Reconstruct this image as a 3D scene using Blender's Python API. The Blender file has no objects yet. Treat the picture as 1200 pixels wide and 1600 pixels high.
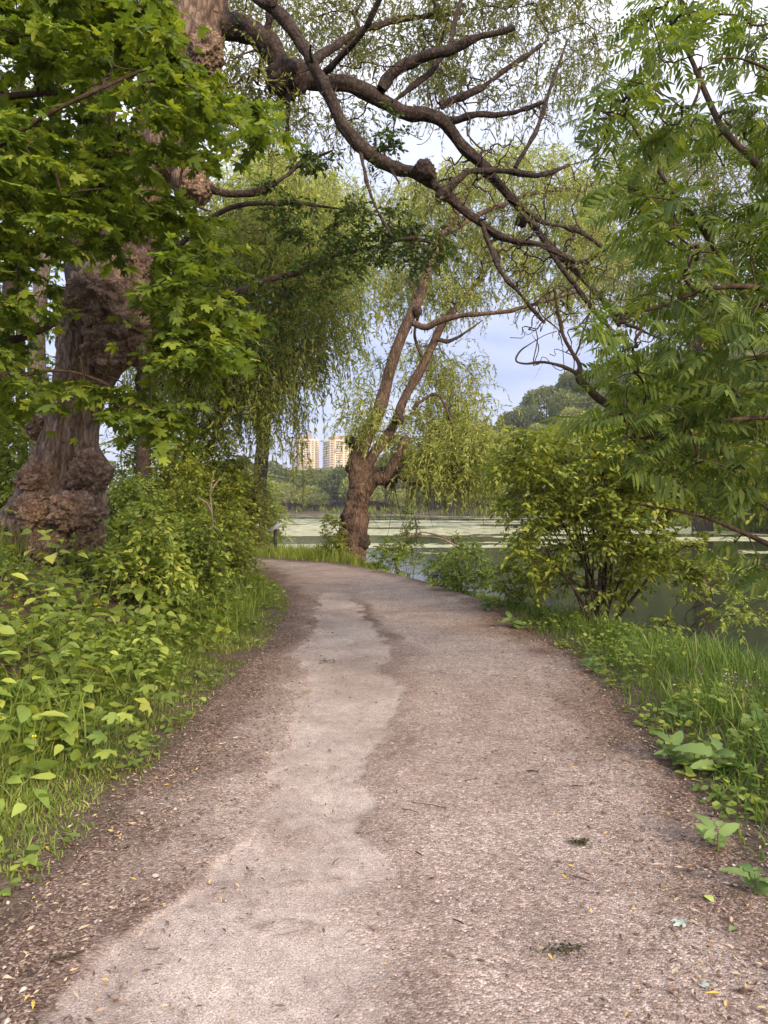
import bpy, math
import numpy as np
from mathutils import Matrix, Vector, Quaternion

# ------------------------------------------------------------------ camera, world, sun, exposure
SC = bpy.context.scene
COL = SC.collection
EYE, FPX, HORIZ = 1.6, 1210.0, 790.0          # eye height, focal length and horizon row in photo pixels
cam_data = bpy.data.cameras.new('camera')
cam_data.sensor_fit = 'VERTICAL'
cam_data.sensor_height = 36.0
cam_data.lens = 36.0 * FPX / 1600.0
cam_data.shift_y = -(800.0 - HORIZ) / 1600.0
cam_data.clip_start = 0.05
cam_data.clip_end = 9000.0
cam = bpy.data.objects.new('camera', cam_data)
cam.location = (0, 0, EYE)
cam.rotation_euler = (math.radians(90), 0, 0)
COL.objects.link(cam)
SC.camera = cam

SUN_EL, SUN_AZ = math.radians(24.0), math.radians(148.0)   # azimuth clockwise from +Y: behind the camera, to the right
sun_dir = Vector((math.sin(SUN_AZ) * math.cos(SUN_EL), math.cos(SUN_AZ) * math.cos(SUN_EL), math.sin(SUN_EL)))
world = bpy.data.worlds.new('World')
SC.world = world
world.use_nodes = True
wn, wl = world.node_tree.nodes, world.node_tree.links
wn.clear()
w_out = wn.new('ShaderNodeOutputWorld')
w_bg = wn.new('ShaderNodeBackground')
w_bg.inputs['Strength'].default_value = 0.12
w_sky = wn.new('ShaderNodeTexSky')
w_sky.sky_type = 'NISHITA'
w_sky.sun_disc = False
w_sky.sun_elevation = SUN_EL
w_sky.sun_rotation = SUN_AZ
w_sky.dust_density = 2.0
w_tc = wn.new('ShaderNodeTexCoord')
w_sep = wn.new('ShaderNodeSeparateXYZ')
wl.new(w_tc.outputs['Generated'], w_sep.inputs[0])
# cloud deck: project the direction on a flat layer so that the clouds flatten towards the horizon
w_z = wn.new('ShaderNodeMath'); w_z.operation = 'MAXIMUM'; w_z.inputs[1].default_value = 0.0
wl.new(w_sep.outputs['Z'], w_z.inputs[0])
w_za = wn.new('ShaderNodeMath'); w_za.operation = 'ADD'; w_za.inputs[1].default_value = 0.16
wl.new(w_z.outputs[0], w_za.inputs[0])
w_div = wn.new('ShaderNodeVectorMath'); w_div.operation = 'DIVIDE'
w_cmb = wn.new('ShaderNodeCombineXYZ')
for k in range(3):
    wl.new(w_za.outputs[0], w_cmb.inputs[k])
wl.new(w_tc.outputs['Generated'], w_div.inputs[0]); wl.new(w_cmb.outputs[0], w_div.inputs[1])
w_noise = wn.new('ShaderNodeTexNoise')
w_noise.inputs['Scale'].default_value = 1.3
w_noise.inputs['Detail'].default_value = 7.0
w_noise.inputs['Roughness'].default_value = 0.52
w_noise.inputs['Distortion'].default_value = 0.35
wl.new(w_div.outputs[0], w_noise.inputs['Vector'])
# overcast deck: blue-grey at the horizon, whiter with height as in the photograph
w_rg = wn.new('ShaderNodeValToRGB')
e = w_rg.color_ramp.elements
e[0].position = 0.0; e[0].color = (1.60, 1.70, 2.75, 1)
e[1].position = 1.0; e[1].color = (9.0, 9.0, 9.4, 1)
m_ = e.new(0.20); m_.color = (2.0, 2.08, 3.0, 1)
m_ = e.new(0.42); m_.color = (3.4, 3.45, 4.0, 1)
wl.new(w_z.outputs[0], w_rg.inputs[0])
w_cr = wn.new('ShaderNodeValToRGB')
w_cr.color_ramp.elements[0].position = 0.34; w_cr.color_ramp.elements[0].color = (0.70, 0.74, 0.86, 1)
w_cr.color_ramp.elements[1].position = 0.68; w_cr.color_ramp.elements[1].color = (1.26, 1.22, 1.15, 1)
wl.new(w_noise.outputs['Fac'], w_cr.inputs[0])
w_mul = wn.new('ShaderNodeMix'); w_mul.data_type = 'RGBA'; w_mul.blend_type = 'MULTIPLY'; w_mul.inputs['Factor'].default_value = 1.0
wl.new(w_rg.outputs[0], w_mul.inputs['A']); wl.new(w_cr.outputs[0], w_mul.inputs['B'])
w_mix = wn.new('ShaderNodeMix'); w_mix.data_type = 'RGBA'; w_mix.inputs['Factor'].default_value = 0.82
wl.new(w_sky.outputs[0], w_mix.inputs['A']); wl.new(w_mul.outputs['Result'], w_mix.inputs['B'])
wl.new(w_mix.outputs['Result'], w_bg.inputs['Color'])
wl.new(w_bg.outputs[0], w_out.inputs['Surface'])

sun_data = bpy.data.lights.new('sun', 'SUN')
sun_data.energy = 1.5
sun_data.angle = math.radians(12.0)
sun_data.color = (1.0, 0.76, 0.50)
sun = bpy.data.objects.new('sun', sun_data)
sun.rotation_euler = (-sun_dir).to_track_quat('-Z', 'Y').to_euler()
sun.location = (30, -40, 40)
COL.objects.link(sun)

SC.view_settings.view_transform = 'Standard'
SC.view_settings.look = 'None'
SC.view_settings.gamma = 1.0
SC.view_settings.use_curve_mapping = False
SC.view_settings.exposure = 1.48
SC.cycles.use_denoising = True
SC.cycles.max_bounces = 6
SC.cycles.diffuse_bounces = 4
SC.cycles.glossy_bounces = 2
SC.cycles.transmission_bounces = 4
SC.cycles.caustics_reflective = False
SC.cycles.caustics_refractive = False

# ------------------------------------------------------------------ small maths
def RNG(s): return np.random.default_rng(s)
def A(*v): return np.array(v, dtype=np.float64)
def nrm(v):
    return v / np.maximum(np.linalg.norm(v, axis=-1, keepdims=True), 1e-9)
def P(px, py, d):
    """a point seen at photo pixel (px, py) at distance d along the view"""
    return np.stack([(np.asarray(px, float) - 600.0) / FPX * d, np.asarray(d, float) * np.ones_like(np.asarray(px, float)), EYE + (HORIZ - np.asarray(py, float)) / FPX * d], -1)
def PX(p):
    p = np.asarray(p); return 600 + p[..., 0] / p[..., 1] * FPX, HORIZ - (p[..., 2] - EYE) / p[..., 1] * FPX
def sstep(a, b, x):
    t = np.clip((x - a) / (b - a), 0, 1); return t * t * (3 - 2 * t)

def _hash(ix, iy, iz, seed):
    h = (ix.astype(np.int64) * 374761393 + iy.astype(np.int64) * 668265263 + iz.astype(np.int64) * 2147483647 + seed * 1274126177) & 0xFFFFFFFF
    h = ((h ^ (h >> 13)) * 1274126177) & 0xFFFFFFFF
    h = ((h ^ (h >> 16)) * 2246822519) & 0xFFFFFFFF
    return ((h ^ (h >> 15)) & 0xFFFFFF) / float(0xFFFFFF)
def vnoise(p, seed=0):
    i = np.floor(p).astype(np.int64); f = p - i; f = f * f * (3 - 2 * f)
    out = 0
    for dx in (0, 1):
        wx = f[..., 0] if dx else 1 - f[..., 0]
        for dy in (0, 1):
            wy = f[..., 1] if dy else 1 - f[..., 1]
            for dz in (0, 1):
                wz = f[..., 2] if dz else 1 - f[..., 2]
                out = out + wx * wy * wz * _hash(i[..., 0] + dx, i[..., 1] + dy, i[..., 2] + dz, seed)
    return out * 2 - 1
def fbm(p, octs=4, seed=0):
    o, a, s = 0, 1.0, 0
    for k in range(octs):
        o = o + a * vnoise(p * 2 ** k, seed + k); s += a; a *= 0.5
    return o / s
def worley(p, seed=0):
    i = np.floor(p).astype(np.int64); best = np.full(p.shape[:-1], 9.0)
    for dx in (-1, 0, 1):
        for dy in (-1, 0, 1):
            for dz in (-1, 0, 1):
                c = i + np.array([dx, dy, dz])
                q = np.stack([_hash(c[..., 0], c[..., 1], c[..., 2], seed + k) for k in range(3)], -1) + c
                best = np.minimum(best, np.linalg.norm(q - p, axis=-1))
    return best
def xy0(x, y): return np.stack([x, y, np.zeros_like(x)], -1)

def seg_dist(x, y, poly, closed=True):
    poly = np.asarray(poly, float); q = np.roll(poly, -1, 0) if closed else poly[1:]
    a = poly if closed else poly[:-1]
    best = np.full(np.shape(x), 1e9)
    for (ax, ay), (bx, by) in zip(a, q):
        dx, dy = bx - ax, by - ay
        t = np.clip(((x - ax) * dx + (y - ay) * dy) / max(dx * dx + dy * dy, 1e-12), 0, 1)
        best = np.minimum(best, np.hypot(x - ax - t * dx, y - ay - t * dy))
    return best
def inside(x, y, poly):
    poly = np.asarray(poly, float); r = np.zeros(np.shape(x), bool)
    for (ax, ay), (bx, by) in zip(poly, np.roll(poly, -1, 0)):
        c = (ay > y) != (by > y)
        r ^= c & (x < (bx - ax) * (y - ay) / ((by - ay) if by != ay else 1e-12) + ax)
    return r
def catmull(pts, n):
    pts = np.asarray(pts, float)
    if len(pts) == 2:
        t = np.linspace(0, 1, n)[:, None]; return pts[0] * (1 - t) + pts[1] * t
    ext = np.vstack([2 * pts[0] - pts[1], pts, 2 * pts[-1] - pts[-2]])
    seg = np.linalg.norm(np.diff(pts[:, :3], axis=0), axis=1); cum = np.r_[0, np.cumsum(seg)]
    s = np.linspace(0, cum[-1], n); k = np.clip(np.searchsorted(cum, s, 'right') - 1, 0, len(pts) - 2)
    t = ((s - cum[k]) / np.maximum(seg[k], 1e-9))[:, None]
    p0, p1, p2, p3 = ext[k], ext[k + 1], ext[k + 2], ext[k + 3]
    return 0.5 * (2 * p1 + (p2 - p0) * t + (2 * p0 - 5 * p1 + 4 * p2 - p3) * t ** 2 + (3 * p1 - p0 - 3 * p2 + p3) * t ** 3)

# ------------------------------------------------------------------ mesh + object helpers
class MB:
    """gathers vertices and faces; build() links them as ONE mesh object"""
    def __init__(s): s.v, s.f, s.n = [], [], 0
    def add(s, v, f):
        v = np.asarray(v, float).reshape(-1, 3)
        for ff in (f if isinstance(f, list) else [f]):
            if len(ff): s.f.append(np.asarray(ff, np.int64) + s.n)
        s.v.append(v); s.n += len(v); return s
    def mesh(s, name, mat, origin=(0, 0, 0), smooth=True):
        v = np.vstack(s.v) - np.asarray(origin, float)
        me = bpy.data.meshes.new(name)
        me.vertices.add(len(v)); me.vertices.foreach_set('co', v.astype(np.float32).ravel())
        loops = np.concatenate([f.ravel() for f in s.f]); sizes = np.concatenate([np.full(len(f), f.shape[1]) for f in s.f])
        me.loops.add(len(loops)); me.loops.foreach_set('vertex_index', loops.astype(np.int32))
        me.polygons.add(len(sizes))
        me.polygons.foreach_set('loop_start', np.r_[0, np.cumsum(sizes)[:-1]].astype(np.int32))
        me.polygons.foreach_set('loop_total', sizes.astype(np.int32))
        if smooth: me.polygons.foreach_set('use_smooth', np.ones(len(sizes), bool))
        me.update(calc_edges=True)
        for m in (mat if isinstance(mat, (list, tuple)) else [mat]): me.materials.append(m)
        return me
    def build(s, name, mat, parent=None, smooth=True, **tags):
        org = WORLD_ORIGIN.get(parent.name, (0, 0, 0)) if parent else (0, 0, 0)
        return link(name, s.mesh(name, mat, org, smooth), parent, **tags)
WORLD_ORIGIN = {}
def link(name, me, parent=None, **tags):
    o = bpy.data.objects.new(name, me); COL.objects.link(o)
    if parent is not None:
        o.parent = parent; WORLD_ORIGIN[o.name] = WORLD_ORIGIN.get(parent.name, (0, 0, 0))
    for k, v in tags.items():
        if v is not None: o[k] = v
    return o
def thing(name, label, cat, loc, group=None):
    o = bpy.data.objects.new(name, None); COL.objects.link(o)
    o.location = tuple(float(c) for c in loc); o.empty_display_size = 0.2
    o['label'] = label; o['category'] = cat
    if group: o['group'] = group
    WORLD_ORIGIN[o.name] = tuple(float(c) for c in loc)
    return o
def place(name, me, parent, mat3, pos, scale, **tags):
    """a part that shares the mesh me, set by a 3x3 frame (columns) at a world position"""
    o = link(name, me, parent, **tags)
    M = Matrix(((mat3[0][0], mat3[0][1], mat3[0][2]), (mat3[1][0], mat3[1][1], mat3[1][2]), (mat3[2][0], mat3[2][1], mat3[2][2])))
    o.rotation_mode = 'QUATERNION'; o.rotation_quaternion = M.to_quaternion()
    w = WORLD_ORIGIN.get(parent.name, (0, 0, 0)) if parent else (0, 0, 0)
    o.location = (pos[0] - w[0], pos[1] - w[1], pos[2] - w[2]); o.scale = (scale,) * 3
    return o

def box(mb, c, s, rz=0.0, org=(0, 0)):
    x, y, z = s[0] / 2, s[1] / 2, s[2] / 2
    v = np.array([(-x, -y, -z), (x, -y, -z), (x, y, -z), (-x, y, -z), (-x, -y, z), (x, -y, z), (x, y, z), (-x, y, z)]) + np.array(c)
    if rz:
        ca, sa = math.cos(rz), math.sin(rz); q = v.copy()
        v[:, 0] = q[:, 0] * ca - q[:, 1] * sa; v[:, 1] = q[:, 0] * sa + q[:, 1] * ca
    v[:, 0] += org[0]; v[:, 1] += org[1]
    mb.add(v, np.array([(0, 3, 2, 1), (4, 5, 6, 7), (0, 1, 5, 4), (1, 2, 6, 5), (2, 3, 7, 6), (3, 0, 4, 7)]))

def frames(c):
    t = nrm(np.gradient(c, axis=0)); n = np.zeros_like(t)
    a = A(0, 1, 0) if abs(t[0][1]) < 0.8 else A(1, 0, 0)
    n[0] = nrm(a - t[0] * (a @ t[0]))
    for i in range(1, len(c)):
        n[i] = nrm(n[i - 1] - t[i] * (n[i - 1] @ t[i]))
    return t, n, np.cross(t, n)
def limb(pts, radii, rings, sides, disp=None, crook=0.0):
    """a bent tapering tube; disp(pos, s, ang, r) gives the outward displacement in metres"""
    c = catmull(np.c_[np.asarray(pts, float), np.asarray(radii, float)], rings)
    r = np.maximum(c[:, 3], 0.0015); c = c[:, :3].copy()
    if crook:
        q = np.stack([np.linspace(0, rings / 16.0, rings) + abs(float(c[0, 0])) * 7.1, np.full(rings, 0.37 + float(c[0, 2])), np.zeros(rings)], -1)
        w = np.minimum(np.arange(rings) / 6.0, 1)[:, None] * np.maximum(r * crook, 0.01)[:, None]
        c += w * np.stack([fbm(q, 3, 201), fbm(q, 3, 202), fbm(q, 3, 203)], -1)
        r = r * (1 + 0.16 * fbm(q * 2.3, 2, 207))
    t, n, b = frames(c)
    ang = np.linspace(0, 2 * np.pi, sides, endpoint=False)
    rad = np.cos(ang)[None, :, None] * n[:, None] + np.sin(ang)[None, :, None] * b[:, None]
    v = c[:, None] + rad * r[:, None, None]
    if disp is not None:
        s = np.r_[0, np.cumsum(np.linalg.norm(np.diff(c, axis=0), axis=1))]
        dd = disp(v, s[:, None] * np.ones((1, sides)), ang[None] * np.ones((rings, 1)), r[:, None] * np.ones((1, sides)))
        v = v + rad * dd[..., None]
    i = np.arange(rings - 1)[:, None] * sides; j = np.arange(sides)[None]; k = (j + 1) % sides
    f = np.stack([i + j, i + k, i + sides + k, i + sides + j], -1).reshape(-1, 4)
    vv = np.vstack([v.reshape(-1, 3), c[-1] + t[-1] * r[-1] * 0.6])
    top = (rings - 1) * sides
    cap = np.stack([top + np.arange(sides), top + (np.arange(sides) + 1) % sides, np.full(sides, rings * sides)], -1)
    return vv, [f, cap], c
def tubes(C, R, sides=4):
    """many thin tubes at once: C (N,K,3), R (N,K)"""
    N, K, _ = C.shape
    if N == 0: return np.zeros((0, 3)), np.zeros((0, 4), int)
    t = nrm(np.gradient(C, axis=1)); up = np.where(np.abs(t[..., 2:3]) > 0.9, A(1, 0, 0), A(0, 0, 1))
    n = nrm(np.cross(t, up)); b = np.cross(t, n)
    a = np.linspace(0, 2 * np.pi, sides, endpoint=False)
    v = C[:, :, None] + (np.cos(a)[:, None] * n[:, :, None] + np.sin(a)[:, None] * b[:, :, None]) * R[:, :, None, None]
    base = (np.arange(N) * K * sides)[:, None, None]; i = (np.arange(K - 1) * sides)[None, :, None]
    j = np.arange(sides)[None, None]; k = (j + 1) % sides
    f = np.stack([base + i + j, base + i + k, base + i + sides + k, base + i + sides + j], -1).reshape(-1, 4)
    return v.reshape(-1, 3), f
def leaves(tmpl, pos, d, up, size):
    """many leaves at once from a template lying along +X with normal +Z"""
    tv, tf = tmpl
    X = nrm(d); Z = nrm(up - X * np.sum(up * X, -1, keepdims=True)); Y = np.cross(Z, X)
    M = np.stack([X, Y, Z], -1) * np.asarray(size).reshape(-1, 1, 1)
    v = np.einsum('nij,kj->nki', M, tv) + pos[:, None]
    off = (np.arange(len(pos)) * len(tv))[:, None, None]
    return v.reshape(-1, 3), [(f[None] + off).reshape(-1, f.shape[1]) for f in tf]
def frame_of(d, up):
    X = nrm(d); Z = nrm(up - X * np.sum(up * X, -1, keepdims=True)); return np.stack([X, np.cross(Z, X), Z], -1)

# leaf templates --------------------------------------------------------------
def t_blade(w, fold=0.25, curl=0.18, st=((0, 0), (0.22, .8), (0.5, 1), (0.78, .62), (1, 0))):
    v, f = [], []
    for x, h in st:
        z = -curl * x * x
        v += [(x, 0, z), (x, w * h, z + fold * w * h), (x, -w * h, z + fold * w * h)]
    for i in range(len(st) - 1):
        a, b = 3 * i, 3 * (i + 1)
        f += [(a, b, b + 1, a + 1), (a, a + 2, b + 2, b)]
    return np.array(v, float), [np.array(f)]
def t_lance(w, bend=0.12):
    v = np.array([(0, 0, 0), (0.42, w, 0.25 * w - bend * .2), (1, 0, -bend), (0.42, -w, 0.25 * w - bend * .2)])
    return v, [np.array([(0, 2, 1), (0, 3, 2)])]
def t_maple(cx=.16, cy=.22, wid=1.0):
    half = [(0, 1.0), (8, .80), (15, .78), (19, .60), (27, .47), (36, .62), (41, .84), (48, .90), (53, .68), (63, .62), (68, .46), (82, .40), (93, .55), (104, .50), (116, .36), (150, .20)]
    pts = [(a, r) for a, r in half] + [(180, .04)] + [(-a, r) for a, r in half[:0:-1]]
    v = [(0.10, 0, 0)]
    for a, r in pts:
        x, y = 0.12 + r * math.cos(math.radians(a)) * 0.88, r * math.sin(math.radians(a))
        y *= wid; v.append((x, y, -cx * x * x - cy * y * y + 0.06 * math.sin(a * 0.13 + cx * 20)))
    n = len(pts)
    return np.array(v), [np.array([(0, 1 + i, 1 + (i + 1) % n) for i in range(n)])]
def t_compound(pairs=6, ll=0.30, lw=0.155, dr=0.30):
    V, F4, n = [], [], 0
    b, bf = t_blade(lw, 0.2, 0.22, ((0, 0), (0.3, .95), (0.62, .8), (1, 0)))
    def put(x, ang, droop, s):
        nonlocal n
        ca, sa = math.cos(ang), math.sin(ang); q = b * s
        z = q[:, 2] - droop * q[:, 0]
        w = np.c_[q[:, 0] * ca - q[:, 1] * sa + x, q[:, 0] * sa + q[:, 1] * ca, z - 0.22 * x * x]
        V.append(w); F4.append(bf[0] + n); n += len(w)
    for i in range(pairs):
        x = 0.24 + 0.70 * i / (pairs - 1); s = ll * (0.82 + 0.35 * math.sin(math.pi * (0.25 + 0.6 * i / pairs)))
        for sg in (-1, 1): put(x + 0.01 * sg, sg * math.radians(66 - 3 * i + 7 * math.sin(i * 5.1 + sg)), dr + 0.10 * ((i * 7) % 3), s * (1 + .12 * math.sin(i * 3.3 + sg)))
    put(0.97, 0.05, 0.35, ll)
    r = np.linspace(0, 1, 5)
    for k in range(4):
        for a, c in ((r[k], r[k + 1]),):
            V.append(np.array([(a, .006, -.22 * a * a), (a, -.006, -.22 * a * a), (c, -.006, -.22 * c * c), (c, .006, -.22 * c * c)])); F4.append(np.array([(0, 1, 2, 3)]) + n); n += 4
    return np.vstack(V), [np.vstack(F4)]
T_OVATE = t_blade(0.30, 0.22, 0.22)
T_HEART = t_blade(0.40, 0.20, 0.26, ((0, .1), (0.12, .78), (0.34, 1), (0.62, .68), (0.84, .28), (1, 0)))
T_WILLOW = t_lance(0.135)
T_SMALL = t_lance(0.27, 0.15)
T_MAPLE = t_maple()
T_ASH = t_compound()
T_DOCK = t_blade(0.23, 0.30, 0.55, ((0, .12), (0.06, .55), (0.14, .92), (0.24, .86), (0.36, 1.04), (0.48, .92), (0.6, .93), (0.72, .72), (0.84, .56), (0.93, .28), (1, 0)))
T_DOCK[0][:, 2] += 0.035 * np.sin(T_DOCK[0][:, 0] * 23 + np.sign(T_DOCK[0][:, 1]) * 1.3) * (np.abs(T_DOCK[0][:, 1]) > .01)

# ------------------------------------------------------------------ materials
def mat(name):
    m = bpy.data.materials.new(name); m.use_nodes = True
    nt = m.node_tree; nt.nodes.clear()
    return m, nt.nodes, nt.links
def N(nodes, kind, **kw):
    n = nodes.new('ShaderNode' + kind)
    for k, v in kw.items():
        if k in n.inputs: n.inputs[k].default_value = v
        else: setattr(n, k, v)
    return n
def ramp(nodes, stops):
    r = nodes.new('ShaderNodeValToRGB'); e = r.color_ramp.elements
    e[0].position, e[0].color = stops[0][0], (*stops[0][1], 1)
    e[1].position, e[1].color = stops[-1][0], (*stops[-1][1], 1)
    for p, c in stops[1:-1]:
        q = e.new(p); q.color = (*c, 1)
    return r
def leaf_mat(name, stops, transl=0.45, rough=0.55, spec=0.22, tr_tint=(1.25, 1.15, 0.45)):
    m, n, l = mat(name)
    out = N(n, 'OutputMaterial'); geo = N(n, 'NewGeometry'); oi = N(n, 'ObjectInfo')
    add = N(n, 'Math', operation='ADD'); fr = N(n, 'Math', operation='FRACT')
    l.new(geo.outputs['Random Per Island'], add.inputs[0]); l.new(oi.outputs['Random'], add.inputs[1]); l.new(add.outputs[0], fr.inputs[0])
    cr = ramp(n, [(p_, tuple(min(1.75 * c_, 0.8) for c_ in q_)) for p_, q_ in stops]); l.new(fr.outputs[0], cr.inputs[0])
    no = N(n, 'TexNoise', Scale=0.9, Detail=2.0); tc = N(n, 'TexCoord'); l.new(geo.outputs['Position'], no.inputs['Vector'])
    hsv = N(n, 'HueSaturation'); mr = N(n, 'MapRange'); mr.inputs['To Min'].default_value = 0.72; mr.inputs['To Max'].default_value = 1.28
    mr.inputs['From Min'].default_value = 0.3; mr.inputs['From Max'].default_value = 0.7
    l.new(no.outputs['Fac'], mr.inputs['Value']); l.new(mr.outputs[0], hsv.inputs['Value']); l.new(cr.outputs[0], hsv.inputs['Color'])
    pb = N(n, 'BsdfPrincipled', Roughness=rough); pb.inputs['Specular IOR Level'].default_value = spec
    l.new(hsv.outputs[0], pb.inputs['Base Color'])
    tr = N(n, 'BsdfTranslucent'); mx = N(n, 'Mix', data_type='RGBA', blend_type='MULTIPLY'); mx.inputs['Factor'].default_value = 1.0
    mx.inputs['B'].default_value = (*tr_tint, 1); l.new(hsv.outputs[0], mx.inputs['A']); l.new(mx.outputs['Result'], tr.inputs['Color'])
    ms = N(n, 'MixShader'); ms.inputs[0].default_value = transl
    l.new(pb.outputs[0], ms.inputs[1]); l.new(tr.outputs[0], ms.inputs[2]); l.new(ms.outputs[0], out.inputs['Surface'])
    return m
def bark_mat(name, c0, c1, scale=6.0, stretch=0.22, bump=0.6, dist=0.03):
    m, n, l = mat(name)
    out = N(n, 'OutputMaterial'); tc = N(n, 'TexCoord'); mp = N(n, 'Mapping'); mp.inputs['Scale'].default_value = (1, 1, stretch)
    l.new(tc.outputs['Object'], mp.inputs['Vector'])
    a = N(n, 'TexNoise', Scale=scale, Detail=8.0, Roughness=0.65, Distortion=0.4); l.new(mp.outputs[0], a.inputs['Vector'])
    v = N(n, 'TexVoronoi', Scale=scale * 2.2); v.feature = 'DISTANCE_TO_EDGE'; l.new(mp.outputs[0], v.inputs['Vector'])
    big = N(n, 'TexNoise', Scale=1.3, Detail=3.0); l.new(tc.outputs['Object'], big.inputs['Vector'])
    cr = ramp(n, [(0.28, c0), (0.72, c1)]); l.new(a.outputs['Fac'], cr.inputs[0])
    cr2 = ramp(n, [(0.3, (0.72, 0.70, 0.72)), (0.7, (1.2, 1.14, 1.05))]); l.new(big.outputs['Fac'], cr2.inputs[0])
    fis = ramp(n, [(0.0, (0.42, 0.39, 0.38)), (0.14, (1.0, 1.0, 1.0))]); l.new(v.outputs['Distance'], fis.inputs[0])
    wob = N(n, 'MixRGB'); wob.inputs[0].default_value = 0.12
    l.new(mp.outputs[0], wob.inputs[1]); l.new(a.outputs['Color'], wob.inputs[2]); l.new(wob.outputs[0], v.inputs['Vector'])
    m0 = N(n, 'Mix', data_type='RGBA', blend_type='MULTIPLY'); m0.inputs['Factor'].default_value = 0.85
    l.new(cr.outputs[0], m0.inputs['A']); l.new(fis.outputs[0], m0.inputs['B'])
    mx = N(n, 'Mix', data_type='RGBA', blend_type='MULTIPLY'); mx.inputs['Factor'].default_value = 1.0
    l.new(m0.outputs['Result'], mx.inputs['A']); l.new(cr2.outputs[0], mx.inputs['B'])
    pb = N(n, 'BsdfPrincipled', Roughness=0.9); pb.inputs['Specular IOR Level'].default_value = 0.15
    l.new(mx.outputs['Result'], pb.inputs['Base Color'])
    mm = N(n, 'Math', operation='MULTIPLY'); l.new(a.outputs['Fac'], mm.inputs[0])
    sq = N(n, 'Math', operation='MINIMUM'); sq.inputs[1].default_value = 0.25; l.new(v.outputs['Distance'], sq.inputs[0])
    ad = N(n, 'Math', operation='MULTIPLY_ADD'); ad.inputs[1].default_value = 2.2; l.new(sq.outputs[0], ad.inputs[0]); l.new(a.outputs['Fac'], ad.inputs[2])
    bp = N(n, 'Bump', Strength=bump, Distance=dist); l.new(ad.outputs[0], bp.inputs['Height']); l.new(bp.outputs[0], pb.inputs['Normal'])
    l.new(pb.outputs[0], out.inputs['Surface'])
    return m
def plain_mat(name, stops, rough=0.7, spec=0.3, scale=8.0, metal=0.0):
    m, n, l = mat(name)
    out = N(n, 'OutputMaterial'); tc = N(n, 'TexCoord'); a = N(n, 'TexNoise', Scale=scale, Detail=5.0); l.new(tc.outputs['Object'], a.inputs['Vector'])
    cr = ramp(n, stops if len(stops) > 1 else [(0.3, tuple(0.88 * c for c in stops[0])), (0.7, tuple(1.1 * c for c in stops[0]))]); l.new(a.outputs['Fac'], cr.inputs[0])
    pb = N(n, 'BsdfPrincipled', Roughness=rough, Metallic=metal); pb.inputs['Specular IOR Level'].default_value = spec
    l.new(cr.outputs[0], pb.inputs['Base Color']); l.new(pb.outputs[0], out.inputs['Surface'])
    return m
def island_mat(name, stops, rough=0.85, spec=0.2):
    m, n, l = mat(name)
    out = N(n, 'OutputMaterial'); geo = N(n, 'NewGeometry'); oi = N(n, 'ObjectInfo')
    add = N(n, 'Math', operation='ADD'); fr = N(n, 'Math', operation='FRACT')
    l.new(geo.outputs['Random Per Island'], add.inputs[0]); l.new(oi.outputs['Random'], add.inputs[1]); l.new(add.outputs[0], fr.inputs[0])
    cr = ramp(n, stops); l.new(fr.outputs[0], cr.inputs[0])
    pb = N(n, 'BsdfPrincipled', Roughness=rough); pb.inputs['Specular IOR Level'].default_value = spec
    l.new(cr.outputs[0], pb.inputs['Base Color']); l.new(pb.outputs[0], out.inputs['Surface'])
    return m

M_BARK_OLD = bark_mat('old_willow_bark', (0.085, 0.064, 0.052), (0.37, 0.285, 0.235), 7.0, 0.30, 0.8, 0.04)
M_BARK_BURL = bark_mat('burl_bark', (0.13, 0.092, 0.072), (0.50, 0.37, 0.295), 10.0, 0.9, 0.8, 0.03)
M_BARK = bark_mat('willow_bark', (0.032, 0.026, 0.024), (0.115, 0.092, 0.081), 8.0, 0.75, 0.7, 0.03)
M_BARK_MID = bark_mat('lakeside_bark', (0.070, 0.050, 0.040), (0.26, 0.19, 0.155), 8.0, 0.28, 0.8, 0.035)
M_TWIG = bark_mat('twig_bark', (0.040, 0.030, 0.024), (0.12, 0.088, 0.068), 14.0, 0.3, 0.3, 0.01)
M_PALE = bark_mat('pale_bark', (0.16, 0.13, 0.11), (0.42, 0.36, 0.31), 6.0, 0.22, 0.6, 0.02)
M_DEAD = bark_mat('bleached_wood', (0.26, 0.20, 0.16), (0.60, 0.50, 0.43), 9.0, 0.3, 0.4, 0.01)
L_MAPLE = leaf_mat('maple_leaf', [(0.0, (0.056, 0.090, 0.016)), (0.5, (0.088, 0.130, 0.020)), (0.85, (0.138, 0.182, 0.025)), (1.0, (0.20, 0.235, 0.032))], 0.5)
L_ASH = leaf_mat('ash_leaf', [(0.0, (0.044, 0.076, 0.019)), (0.6, (0.068, 0.103, 0.023)), (1.0, (0.125, 0.155, 0.032))], 0.5)
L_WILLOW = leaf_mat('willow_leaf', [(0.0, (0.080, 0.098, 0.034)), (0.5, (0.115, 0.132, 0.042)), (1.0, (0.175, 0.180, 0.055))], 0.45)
L_WILLOW_LIT = leaf_mat('pale_sunlit_willow_leaf', [(0.0, (0.138, 0.178, 0.050)), (0.5, (0.205, 0.245, 0.070)), (1.0, (0.32, 0.335, 0.102))], 0.45, tr_tint=(1.2, 1.1, 0.6))  # pale leaves; for the rear willow and bush, sunlight put into the colour
L_WILLOW_DARK = leaf_mat('dark_willow_leaf', [(0.0, (0.095, 0.130, 0.035)), (0.6, (0.150, 0.182, 0.045)), (1.0, (0.245, 0.265, 0.066))], 0.45)  # own green of the weeping willow on the left
L_DARK = leaf_mat('oak_leaf', [(0.0, (0.026, 0.048, 0.014)), (1.0, (0.060, 0.092, 0.022))], 0.35)
L_SHRUB = leaf_mat('shrub_leaf', [(0.0, (0.074, 0.108, 0.022)), (0.6, (0.132, 0.168, 0.031)), (1.0, (0.25, 0.27, 0.050))], 0.45)
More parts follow.
